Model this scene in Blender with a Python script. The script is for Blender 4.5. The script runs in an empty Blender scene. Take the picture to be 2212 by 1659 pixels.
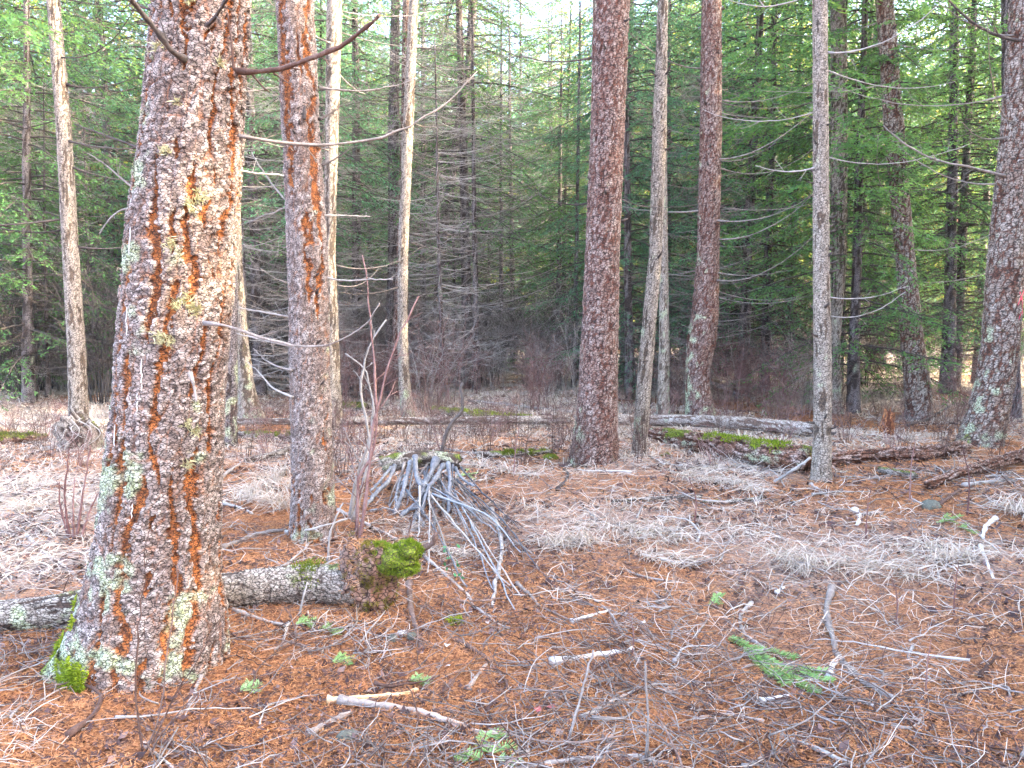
import bpy, math, random
import numpy as np
from mathutils import Vector

rng = np.random.default_rng(11)
random.seed(5)
S = bpy.context.scene
COL = S.collection
PI = math.pi

# ------------------------------------------------------------------ camera, sky, sun, exposure
CAM_H, PITCH, FPX, CU, CV = 1.5, math.radians(4.43), 1671.0, 1106.0, 829.5
cam_d = bpy.data.cameras.new('camera')
cam_d.sensor_fit = 'HORIZONTAL'
cam_d.angle = 2 * math.atan(CU / FPX)
cam_d.clip_start, cam_d.clip_end = 0.05, 1500
cam = bpy.data.objects.new('camera', cam_d)
COL.objects.link(cam)
cam.location = (0, 0, CAM_H)
cam.rotation_euler = (PI / 2 - PITCH, 0, 0)
S.camera = cam

SUN_AZ, SUN_EL = math.radians(101), math.radians(29)      # azimuth from +Y towards +X
world = bpy.data.worlds.new('World')
S.world = world
world.use_nodes = True
wn = world.node_tree
sky_node = wn.nodes.new('ShaderNodeTexSky')
sky_node.sky_type = 'NISHITA'
sky_node.sun_disc = False
sky_node.sun_elevation = SUN_EL
sky_node.sun_rotation = SUN_AZ
sky_node.altitude = 600
sky_node.air_density = 0.75
sky_node.dust_density = 6.0
sky_node.ozone_density = 0.2
wn.links.new(sky_node.outputs[0], wn.nodes['Background'].inputs[0])
wn.nodes['Background'].inputs[1].default_value = 0.15

sun_d = bpy.data.lights.new('sun', 'SUN')
sun_d.energy = 2.3
sun_d.angle = math.radians(0.5)
sun_d.color = (1.0, 0.86, 0.60)
sun = bpy.data.objects.new('sun', sun_d)
COL.objects.link(sun)
to_sun = Vector((math.sin(SUN_AZ) * math.cos(SUN_EL), math.cos(SUN_AZ) * math.cos(SUN_EL), math.sin(SUN_EL)))
sun.rotation_euler = to_sun.to_track_quat('Z', 'Y').to_euler()
sun.location = (20, 10, 30)

S.view_settings.view_transform = 'Standard'
S.view_settings.look = 'None'
S.view_settings.gamma = 1.0
S.view_settings.use_curve_mapping = False
S.view_settings.exposure = 4.15
S.render.engine = 'CYCLES'
S.cycles.max_bounces = 9
S.cycles.diffuse_bounces = 7
S.cycles.glossy_bounces = 2
S.cycles.transmission_bounces = 4
S.cycles.sample_clamp_indirect = 6.0

# ------------------------------------------------------------------ numpy noise
def _hash(ix, iy, iz, seed):
    n = (ix.astype(np.uint32) * np.uint32(374761393) + iy.astype(np.uint32) * np.uint32(668265263)
         + iz.astype(np.uint32) * np.uint32(2246822519) + np.uint32((seed * 3266489917) & 0xffffffff))
    n = (n ^ (n >> np.uint32(13))) * np.uint32(1274126177)
    n = (n ^ (n >> np.uint32(16))) * np.uint32(2654435761)
    n = n ^ (n >> np.uint32(15))
    return n.astype(np.float64) / 4294967296.0

def vn(p, seed=0):
    """smooth value noise of points (N,3), in -1..1"""
    p = np.asarray(p, float) + 1000.0
    i = np.floor(p).astype(np.int64)
    f = p - i
    f = f * f * f * (f * (f * 6 - 15) + 10)
    r = 0
    for dx in (0, 1):
        for dy in (0, 1):
            for dz in (0, 1):
                w = (f[:, 0] if dx else 1 - f[:, 0]) * (f[:, 1] if dy else 1 - f[:, 1]) * (f[:, 2] if dz else 1 - f[:, 2])
                r = r + w * _hash(i[:, 0] + dx, i[:, 1] + dy, i[:, 2] + dz, seed)
    return r * 2 - 1

def fbm(p, seed=0, octs=3):
    r, a, t = 0, 1.0, 0
    p = np.asarray(p, float)
    for k in range(octs):
        r = r + a * vn(p * 2 ** k, seed + k); t += a; a *= 0.5
    return r / t * 1.5

def voro(p, seed=0):
    p = np.asarray(p, float) + 1000.0
    i = np.floor(p).astype(np.int64)
    n = len(p)
    f1 = np.full(n, 9.0); f2 = np.full(n, 9.0); cid = np.zeros(n)
    for dx in (-1, 0, 1):
        for dy in (-1, 0, 1):
            for dz in (-1, 0, 1):
                c = i + np.array([dx, dy, dz])
                q = np.stack([c[:, k] + 0.5 + 0.9 * (_hash(c[:, 0], c[:, 1], c[:, 2], seed + 17 * k + 1) - 0.5) for k in range(3)], 1)
                d = np.sqrt(((q - p) ** 2).sum(1))
                h = _hash(c[:, 0], c[:, 1], c[:, 2], seed + 99)
                near = d < f1
                f2 = np.where(near, f1, np.minimum(f2, d))
                cid = np.where(near, h, cid)
                f1 = np.where(near, d, f1)
    return f1, f2, cid

def ss(a, b, x):
    t = np.clip((x - a) / (b - a), 0, 1)
    return t * t * (3 - 2 * t)

# ------------------------------------------------------------------ terrain height and pixel helpers
def hgt(x, y):
    x = np.asarray(x, float); y = np.asarray(y, float)
    sh = x.shape
    x = x.ravel(); y = y.ravel()
    z0 = np.zeros_like(x)
    h = 0.13 * vn(np.stack([x / 4.1, y / 4.1, z0], 1), 3) + 0.055 * vn(np.stack([x / 1.3, y / 1.3, z0], 1), 4) \
        + 0.022 * vn(np.stack([x / 0.42, y / 0.42, z0], 1), 5)
    return h.reshape(sh)

def h1(x, y):
    return float(hgt(np.array([x]), np.array([y]))[0])

CP, SP = math.cos(PITCH), math.sin(PITCH)
def ray(u, v):
    a, b = (u - CU) / FPX, (CV - v) / FPX
    return np.array([a, CP + SP * b, -SP + CP * b])

def gp(u, v, lift=0.0):
    """the ground point seen at (u, v) of the photograph"""
    d = ray(u, v)
    z = 0.0
    for _ in range(12):
        t = (CAM_H - z) / max(-d[2], 1e-3)
        z = 0.5 * z + 0.5 * h1(d[0] * t, d[1] * t)
    return np.array([d[0] * t, d[1] * t, h1(d[0] * t, d[1] * t) + lift])

def at(u, v, y):
    d = ray(u, v)
    return np.array([0, 0, CAM_H]) + d * (y / d[1])

# ------------------------------------------------------------------ mesh helpers
class Bag:
    def __init__(self):
        self.V, self.F, self.A, self.n = [], {}, {}, 0
    def add(self, V, faces, **attrs):
        V = np.asarray(V, float).reshape(-1, 3)
        for f in faces:
            f = np.asarray(f, np.int64)
            if len(f):
                self.F.setdefault(f.shape[1], []).append(f + self.n)
        for k in set(self.A) | set(attrs):
            if k not in self.A:
                self.A[k] = [np.zeros(self.n)]
            a = attrs.get(k, 0.0)
            self.A[k].append(np.broadcast_to(np.asarray(a, float), (len(V),)))
        self.V.append(V)
        self.n += len(V)
        return self
    def mesh(self, name, mat, smooth=True, origin=None):
        V = np.concatenate(self.V)
        if origin is not None:
            V = V - np.asarray(origin)
        me = bpy.data.meshes.new(name)
        me.vertices.add(len(V))
        me.vertices.foreach_set('co', V.astype(np.float32).ravel())
        loops, starts, c = [], [], 0
        for k, fs in self.F.items():
            f = np.concatenate(fs)
            loops.append(f.ravel())
            starts.append(c + np.arange(len(f)) * k)
            c += f.size
        loops = np.concatenate(loops); starts = np.concatenate(starts)
        me.loops.add(len(loops))
        me.loops.foreach_set('vertex_index', loops.astype(np.int32))
        me.polygons.add(len(starts))
        me.polygons.foreach_set('loop_start', starts.astype(np.int32))
        me.polygons.foreach_set('use_smooth', np.full(len(starts), smooth))
        for k, a in self.A.items():
            me.attributes.new(k, 'FLOAT', 'POINT').data.foreach_set('value', np.concatenate(a).astype(np.float32))
        me.update(calc_edges=True)
        me.materials.append(mat)
        return me

def tag(o, label=None, cat=None, group=None, kind=None):
    if label: o['label'] = label
    if cat: o['category'] = cat
    if group: o['group'] = group
    if kind: o['kind'] = kind
    return o

def empty(name, loc, label=None, cat=None, group=None, rz=0):
    o = bpy.data.objects.new(name, None)
    o.empty_display_size = 0.1
    o.location = loc; o.rotation_euler = (0, 0, rz)
    COL.objects.link(o)
    return tag(o, label, cat, group)

def link(name, me, loc=(0, 0, 0), parent=None):
    o = bpy.data.objects.new(name, me)
    COL.objects.link(o)
    if parent is not None:
        o.parent = parent
    else:
        o.location = loc
    return o

def kids(o):
    return [c for c in KID.get(o.name, [])]
KID = {}
def child(name, me, parent):
    o = link(name, me, parent=parent)
    KID.setdefault(parent.name, []).append(o)
    return o

def copy_thing(root, loc, rz=0.0, scale=1.0, label=None, tilt=(0, 0)):
    r = root.copy(); COL.objects.link(r)
    r.location = loc; r.rotation_euler = (tilt[0], tilt[1], rz); r.scale = (scale,) * 3
    if label: r['label'] = label
    for ch in kids(root):
        c = ch.copy(); COL.objects.link(c); c.parent = r
    return r

def norm(a):
    return a / np.maximum(np.linalg.norm(a, axis=-1, keepdims=True), 1e-9)

def tubes(P, R, sides=4, cap=True):
    """many tubes at once: P (N,K,3), R (N,K)"""
    P = np.asarray(P, float); R = np.asarray(R, float)
    N, K, _ = P.shape
    T = norm(np.gradient(P, axis=1))
    m = norm(P[:, -1] - P[:, 0])
    ref = np.where((np.abs(m[:, 2]) < 0.75)[:, None], np.array([0, 0, 1.0]), np.array([1.0, 0, 0]))
    U = norm(np.cross(T, ref[:, None, :]))
    W = np.cross(T, U)
    a = np.arange(sides) * 2 * PI / sides
    V = P[:, :, None, :] + R[:, :, None, None] * (np.cos(a)[None, None, :, None] * U[:, :, None, :] + np.sin(a)[None, None, :, None] * W[:, :, None, :])
    idx = np.arange(N * K * sides).reshape(N, K, sides)
    A = idx[:, :-1, :]; B = idx[:, 1:, :]
    F = np.stack([A, np.roll(A, -1, 2), np.roll(B, -1, 2), B], -1).reshape(-1, 4)
    faces = [F]
    if cap:
        if sides == 4:
            faces += [idx[:, 0, ::-1].reshape(-1, 4), idx[:, -1, :].reshape(-1, 4)]
        elif sides == 3:
            faces += [idx[:, 0, ::-1].reshape(-1, 3), idx[:, -1, :].reshape(-1, 3)]
        else:
            faces += [idx[:, 0, ::-1].reshape(-1, sides), idx[:, -1, :].reshape(-1, sides)]
    return V.reshape(-1, 3), faces

def per_vert(vals, K, sides):
    return np.repeat(np.asarray(vals, float), K * sides)

def ribbons(P, W, side):
    N, K, _ = P.shape
    V = np.stack([P - side[:, None, :] * W[:, :, None] * .5, P + side[:, None, :] * W[:, :, None] * .5], 2)
    idx = np.arange(N * K * 2).reshape(N, K, 2)
    F = np.stack([idx[:, :-1, 0], idx[:, :-1, 1], idx[:, 1:, 1], idx[:, 1:, 0]], -1).reshape(-1, 4)
    return V.reshape(-1, 3), [F]

def smooth_path(pts, n=24):
    """Catmull-Rom through the points"""
    p = np.asarray(pts, float)
    if len(p) == 2:
        return p[0] + (p[1] - p[0]) * np.linspace(0, 1, n)[:, None]
    q = np.vstack([2 * p[0] - p[1], p, 2 * p[-1] - p[-2]])
    seg = np.linalg.norm(np.diff(p, axis=0), axis=1)
    cum = np.concatenate([[0], np.cumsum(seg)])
    out = []
    for s in np.linspace(0, cum[-1], n):
        i = min(int(np.searchsorted(cum, s, 'right')) - 1, len(seg) - 1)
        t = (s - cum[i]) / max(seg[i], 1e-9)
        a, b, c, d = q[i], q[i + 1], q[i + 2], q[i + 3]
        out.append(0.5 * ((2 * b) + (-a + c) * t + (2 * a - 5 * b + 4 * c - d) * t * t + (-a + 3 * b - 3 * c + d) * t ** 3))
    return np.array(out)

# ------------------------------------------------------------------ materials
def new_mat(name):
    m = bpy.data.materials.new(name); m.use_nodes = True
    nt = m.node_tree
    return m, nt, nt.nodes['Principled BSDF']

class NB:
    """tiny node builder"""
    def __init__(s, nt): s.nt = nt
    def n(s, t, **kw):
        x = s.nt.nodes.new(t)
        for k, v in kw.items():
            if k.startswith('i_'):
                key = k[2:]
                x.inputs[int(key) if key.isdigit() else key.replace('_', ' ')].default_value = v
            else: setattr(x, k, v)
        return x
    def l(s, a, b): s.nt.links.new(a, b)
    def attr(s, name): return s.n('ShaderNodeAttribute', attribute_name=name).outputs['Fac']
    def mix(s, fac, a, b):
        x = s.n('ShaderNodeMix', data_type='RGBA')
        for sock, val in ((x.inputs[0], fac), (x.inputs[6], a), (x.inputs[7], b)):
            if isinstance(val, (int, float)): sock.default_value = val
            elif isinstance(val, tuple): sock.default_value = (*val, 1)
            else: s.l(val, sock)
        return x.outputs[2]
    def noise(s, scale, detail=3, vec=None, rough=.6):
        x = s.n('ShaderNodeTexNoise', i_Scale=scale, i_Detail=detail, i_Roughness=rough)
        s.l(vec if vec is not None else s.obj(), x.inputs['Vector'])
        return x.outputs['Fac']
    def obj(s): return s.n('ShaderNodeTexCoord').outputs['Object']
    def ramp(s, fac, stops):
        x = s.n('ShaderNodeValToRGB')
        cr = x.color_ramp
        while len(cr.elements) < len(stops): cr.elements.new(0.5)
        for e, (p, c) in zip(cr.elements, stops): e.position = p; e.color = (*c, 1)
        s.l(fac, x.inputs[0])
        return x.outputs[0]
    def math(s, op, a, b=None, clamp=False):
        x = s.n('ShaderNodeMath', operation=op, use_clamp=clamp)
        for sock, val in ((x.inputs[0], a), (x.inputs[1], b)):
            if val is None: continue
            if isinstance(val, (int, float)): sock.default_value = val
            else: s.l(val, sock)
        return x.outputs[0]
    def step(s, x, a, b):
        r = s.n('ShaderNodeMapRange', interpolation_type='SMOOTHSTEP', i_1=a, i_2=b)
        s.l(x, r.inputs[0]); return r.outputs[0]
    def bump(s, h, strength, dist, bsdf):
        x = s.n('ShaderNodeBump', i_Strength=strength, i_Distance=dist)
        s.l(h, x.inputs['Height']); s.l(x.outputs[0], bsdf.inputs['Normal'])

LICHEN = (0.36, 0.39, 0.29); LICHEN2 = (0.22, 0.25, 0.14); MOSS = (0.13, 0.18, 0.012); MOSS2 = (0.085, 0.085, 0.014)
def bark_mat(name, plates, furrow, furrow2, fine=90.0):
    m, nt, b = new_mat(name); q = NB(nt)
    fl = q.attr('flake')
    col = q.ramp(fl, [(0.0, plates[0]), (0.5, plates[1]), (1.0, plates[2])])
    bm = q.n('ShaderNodeMapping'); bm.inputs['Scale'].default_value = (1, 1, .3); q.l(q.obj(), bm.inputs[0])
    big = q.noise(6.0, 5, bm.outputs[0])
    col = q.mix(q.math('MULTIPLY', q.step(big, .46, .66), 0.55), col, plates[3])
    fur = q.noise(25, 3)
    fc = q.mix(q.step(fur, .35, .65), furrow, furrow2)
    col = q.mix(q.step(q.attr('furrow'), .18, .8), col, fc)
    lf = q.noise(60, 4)
    lc = q.mix(q.step(lf, .4, .62), LICHEN, LICHEN2)
    col = q.mix(q.attr('lichen'), col, lc)
    col = q.mix(q.attr('moss'), col, q.mix(q.step(lf, .35, .65), MOSS, MOSS2))
    mp = q.n('ShaderNodeMapping'); mp.inputs['Scale'].default_value = (1, 1, 1.9)
    q.l(q.obj(), mp.inputs[0])
    wob = q.n('ShaderNodeTexNoise', i_Scale=fine * .5, i_Detail=2); q.l(mp.outputs[0], wob.inputs[0])
    vm = q.n('ShaderNodeVectorMath', operation='MULTIPLY_ADD'); q.l(wob.outputs['Color'], vm.inputs[0]); vm.inputs[1].default_value = (.02, .02, .02); q.l(mp.outputs[0], vm.inputs[2])
    vo = q.n('ShaderNodeTexVoronoi', feature='DISTANCE_TO_EDGE', i_Scale=fine * .62); q.l(vm.outputs[0], vo.inputs['Vector'])
    crk = q.step(vo.outputs['Distance'], .0, .13)
    col = q.mix(q.math('MULTIPLY', q.math('SUBTRACT', 1.0, crk), .82), col, tuple(c * .35 for c in plates[0]))
    fn0 = q.noise(fine, 5, rough=.7)
    fn = q.math('ADD', q.math('MULTIPLY', fn0, .75), q.math('MULTIPLY', crk, .25))
    shade = q.ramp(fn, [(0.28, (.30, .27, .27)), (0.5, (.95, .94, .94)), (0.74, (1.65, 1.6, 1.58))])
    mul = q.n('ShaderNodeMix', data_type='RGBA', blend_type='MULTIPLY', i_0=1.0)
    q.l(col, mul.inputs[6]); q.l(shade, mul.inputs[7])
    q.l(mul.outputs[2], b.inputs['Base Color'])
    b.inputs['Roughness'].default_value = .88
    b.inputs['Specular IOR Level'].default_value = .25
    q.bump(fn, .8, .006, b)
    return m

M = {}
M['larch'] = bark_mat('larch_bark', [(.085, .062, .055), (.20, .16, .145), (.36, .315, .29), (.14, .088, .065)], (.31, .108, .032), (.105, .038, .017), 80)
M['redfir'] = bark_mat('red_fir_bark', [(.09, .06, .052), (.18, .128, .112), (.29, .24, .215), (.15, .078, .055)], (.11, .042, .026), (.05, .02, .015), 42)
M['scaly'] = bark_mat('scaly_larch_bark', [(.12, .095, .08), (.22, .185, .16), (.33, .29, .255), (.17, .11, .08)], (.12, .05, .03), (.05, .022, .016), 36)
M['palefir'] = bark_mat('pale_fir_bark', [(.17, .14, .115), (.25, .215, .18), (.33, .29, .245), (.21, .175, .15)], (.10, .07, .05), (.06, .045, .035), 60)
M['greyfir'] = bark_mat('grey_fir_bark', [(.08, .066, .064), (.15, .13, .13), (.24, .21, .205), (.12, .10, .105)], (.06, .04, .033), (.035, .025, .022), 45)
M['logbark'] = bark_mat('old_log_bark', [(.13, .11, .095), (.24, .21, .185), (.36, .33, .29), (.18, .15, .12)], (.06, .04, .03), (.04, .025, .02), 70)
M['polebark'] = bark_mat('bleached_pole_bark', [(.22, .185, .16), (.31, .27, .24), (.40, .36, .325), (.20, .155, .125)], (.12, .075, .055), (.08, .05, .04), 60)
M['rot'] = bark_mat('rotten_wood', [(.09, .045, .03), (.19, .12, .095), (.32, .26, .235), (.17, .065, .03)], (.10, .035, .016), (.04, .018, .011), 40)
M['orangerot'] = bark_mat('orange_rotten_wood', [(.22, .08, .035), (.34, .14, .06), (.48, .26, .13), (.16, .06, .03)], (.14, .045, .02), (.07, .025, .015), 50)

def wood_mat(name, c0, c1, c2, bump=.5):
    m, nt, b = new_mat(name); q = NB(nt)
    n = q.noise(18, 5, rough=.7); f = q.noise(140, 4)
    mixn = q.math('ADD', q.math('MULTIPLY', n, .6), q.math('MULTIPLY', f, .4))
    t = q.math('ADD', mixn, q.math('MULTIPLY', q.math('SUBTRACT', q.attr('tone'), .5), .35))
    q.l(q.ramp(t, [(.30, c0), (.5, c1), (.68, c2)]), b.inputs['Base Color'])
    b.inputs['Roughness'].default_value = .85; b.inputs['Specular IOR Level'].default_value = .2
    q.bump(f, bump, .003, b)
    return m
M['twig_grey'] = wood_mat('grey_dead_wood', (.10, .08, .072), (.235, .20, .182), (.39, .345, .32))
M['twig_pale'] = wood_mat('bleached_dead_wood', (.20, .175, .16), (.33, .30, .28), (.46, .42, .395))
M['twig_brown'] = wood_mat('brown_dead_wood', (.05, .026, .02), (.12, .07, .055), (.22, .16, .14))
M['twig_dark'] = wood_mat('dark_dead_wood', (.03, .025, .025), (.075, .06, .055), (.15, .12, .105))
M['twig_red'] = wood_mat('red_shrub_stem', (.07, .030, .028), (.17, .085, .078), (.30, .19, .175))
M['twig_blue'] = wood_mat('weathered_silver_wood', (.05, .05, .06), (.16, .165, .185), (.32, .33, .355), .9)
M['split'] = wood_mat('split_wood', (.16, .12, .10), (.31, .25, .215), (.46, .37, .31), .9)
M['fresh'] = wood_mat('fresh_split_wood', (.45, .22, .08), (.62, .40, .20), (.70, .55, .38), .6)
M['white'] = wood_mat('bleached_wood_chip', (.38, .36, .35), (.54, .52, .51), (.66, .65, .64))
M['stone'] = wood_mat('grey_stone', (.10, .10, .08), (.22, .22, .18), (.38, .37, .33), .9)

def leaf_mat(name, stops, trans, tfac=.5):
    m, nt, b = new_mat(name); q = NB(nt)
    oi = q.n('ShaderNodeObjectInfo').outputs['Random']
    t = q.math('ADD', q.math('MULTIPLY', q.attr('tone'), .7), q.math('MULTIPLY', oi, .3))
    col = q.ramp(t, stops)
    q.l(col, b.inputs['Base Color'])
    b.inputs['Roughness'].default_value = .7; b.inputs['Specular IOR Level'].default_value = .2
    tr = q.n('ShaderNodeBsdfTranslucent')
    tc = q.n('ShaderNodeMix', data_type='RGBA', blend_type='MIX', i_0=.5)
    q.l(col, tc.inputs[6]); tc.inputs[7].default_value = (*trans, 1)
    q.l(tc.outputs[2], tr.inputs[0])
    mx = q.n('ShaderNodeMixShader', i_0=tfac)
    q.l(b.outputs[0], mx.inputs[1]); q.l(tr.outputs[0], mx.inputs[2])
    q.l(mx.outputs[0], nt.nodes['Material Output'].inputs['Surface'])
    return m
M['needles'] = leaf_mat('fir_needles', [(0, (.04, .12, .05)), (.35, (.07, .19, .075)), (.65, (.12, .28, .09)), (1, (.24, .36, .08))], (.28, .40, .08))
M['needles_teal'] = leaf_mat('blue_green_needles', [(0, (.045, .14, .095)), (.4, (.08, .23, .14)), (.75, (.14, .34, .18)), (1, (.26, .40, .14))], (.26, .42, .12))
M['needles_sunlit'] = leaf_mat('sunlit_tinted_needles', [(0, (.10, .17, .03)), (.4, (.20, .27, .045)), (.7, (.34, .36, .06)), (1, (.52, .44, .10))], (.60, .52, .07))  # yellow of sunlit far foliage, put into the needle colour
M['drygrass'] = leaf_mat('dry_grass', [(0, (.30, .225, .17)), (.4, (.50, .42, .355)), (.75, (.63, .56, .50)), (1, (.70, .65, .60))], (.56, .49, .40), .3)
M['litter'] = leaf_mat('fallen_needles', [(0, (.12, .05, .035)), (.2, (.32, .125, .06)), (.5, (.60, .275, .115)), (.78, (.70, .41, .21)), (1, (.72, .57, .44))], (.5, .26, .1), .15)
M['debris'] = leaf_mat('bark_debris', [(0, (.025, .014, .013)), (.45, (.085, .048, .045)), (.75, (.22, .15, .14)), (1, (.45, .38, .36))], (.2, .1, .05), .05)
M['moss'] = leaf_mat('moss', [(0, (.05, .07, .010)), (.45, (.12, .155, .012)), (.8, (.20, .22, .02)), (1, (.30, .27, .06))], (.2, .24, .03), .25)
M['brightmoss'] = leaf_mat('bright_moss', [(0, (.07, .11, .010)), (.45, (.17, .24, .012)), (.8, (.27, .34, .02)), (1, (.38, .38, .05))], (.26, .34, .03), .25)
M['needles_fresh'] = leaf_mat('fresh_fir_needles', [(0, (.10, .22, .07)), (.5, (.22, .40, .12)), (1, (.42, .58, .28))], (.3, .45, .1), .3)
M['oldmoss'] = leaf_mat('brown_moss', [(0, (.07, .045, .012)), (.45, (.16, .12, .025)), (.8, (.23, .20, .03)), (1, (.30, .17, .06))], (.2, .18, .03), .2)
M['lichen'] = leaf_mat('tufted_lichen', [(0, (.25, .22, .10)), (.5, (.50, .47, .27)), (1, (.66, .64, .46))], (.5, .48, .25), .2)
M['wolf'] = leaf_mat('yellow_lichen', [(0, (.40, .42, .02)), (.5, (.55, .55, .03)), (1, (.65, .62, .08))], (.6, .6, .05), .3)

def plain(name, c, rough=.8):
    m, nt, b = new_mat(name); q = NB(nt)
    n = q.noise(40, 3)
    q.l(q.mix(n, tuple(x * .7 for x in c), tuple(min(1, x * 1.25) for x in c)), b.inputs['Base Color'])
    b.inputs['Roughness'].default_value = rough
    return m
M['pinkpaint'] = plain('pink_marking_paint', (.55, .04, .10))
M['tape'] = plain('orange_flagging_tape', (.85, .16, .02), .4)
M['leafgreen'] = plain('small_green_leaf', (.06, .22, .08), .5)
M['leafred'] = plain('fallen_red_leaf', (.32, .08, .08), .6)

def ground_mat():
    m, nt, b = new_mat('forest_floor'); q = NB(nt)
    o = q.obj()
    a = q.noise(0.9, 5, o); c = q.noise(9, 6, o, .7); f = q.noise(70, 5, o, .75)
    col = q.ramp(f, [(.30, (.03, .014, .012)), (.44, (.13, .052, .028)), (.55, (.36, .155, .065)), (.75, (.52, .32, .18))])
    duff = q.ramp(f, [(.3, (.025, .016, .015)), (.5, (.10, .062, .057)), (.75, (.27, .20, .18))])
    col = q.mix(q.step(c, .50, .66), col, duff)
    straw = q.ramp(f, [(.3, (.17, .12, .10)), (.5, (.38, .315, .28)), (.75, (.55, .49, .45))])
    col = q.mix(q.attr('grass'), col, straw)
    q.l(col, b.inputs['Base Color'])
    b.inputs['Roughness'].default_value = .95; b.inputs['Specular IOR Level'].default_value = .1
    q.bump(f, .9, .02, b)
    return m
M['ground'] = ground_mat()

# ------------------------------------------------------------------ ground sheet
def grass_field(x, y):
    """where the dry grass grows: 0..1"""
    x = np.asarray(x, float).ravel(); y = np.asarray(y, float).ravel()
    z0 = np.zeros_like(x)
    n = fbm(np.stack([x / 2.2, y / 2.2, z0], 1), 40, 3)
    far = ss(6.2, 9.5, y) * 1.0
    left = ss(-2.0, -3.2, x) * ss(3.6, 4.8, y) * .75
    mid = np.exp(-(((x - 0.9) / 1.5) ** 2 + ((y - 5.3) / 1.3) ** 2)) * .8
    band = np.exp(-(((x - 2.2) / 1.7) ** 2 + ((y - 4.9) / .7) ** 2)) * .85
    lit = np.exp(-(((x - 2.3) / 1.0) ** 2 + ((y - 7.6) / .6) ** 2)) * .9
    rt = np.exp(-(((x - 4.3) / .6) ** 2 + ((y - 6.2) / .8) ** 2)) * .5
    base = np.maximum.reduce([far, left, mid, band, lit, rt])
    return np.clip(base * (0.75 + .9 * n), 0, 1) * ss(75, 40, y)

angs = np.concatenate([np.linspace(-46, 46, 260, endpoint=False), np.linspace(46, 314, 70, endpoint=False)])
rads = np.concatenate([[0.25, .6, 1.0], np.geomspace(1.4, 40, 220), np.geomspace(42, 215, 24)])
AA, RR = np.meshgrid(np.radians(angs), rads)
gx, gy = np.sin(AA) * RR, np.cos(AA) * RR
gz = hgt(gx, gy)
fine = fbm(np.stack([gx.ravel() * 11, gy.ravel() * 11, 0 * gx.ravel()], 1), 70, 3).reshape(gx.shape)
gz = gz + .014 * fine * ss(14, 6, RR)
bag = Bag()
nr, na = gx.shape
idx = np.arange(nr * na).reshape(nr, na)
A, B = idx[:-1], idx[1:]
bag.add(np.stack([gx, gy, gz], -1), [np.stack([A, B, np.roll(B, -1, 1), np.roll(A, -1, 1)], -1).reshape(-1, 4)[:, ::-1]],
        grass=grass_field(gx, gy))
bag.add([[0, 0, h1(0, 0)]], [])
tri = np.stack([idx[0], np.roll(idx[0], -1), np.full(na, nr * na)], -1)
bag.F.setdefault(3, []).append(tri[:, ::-1])
tag(link('forest_floor', bag.mesh('forest_floor', M['ground'])), 'forest floor of orange needle litter with patches of dry grass', None, None, 'structure')

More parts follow.
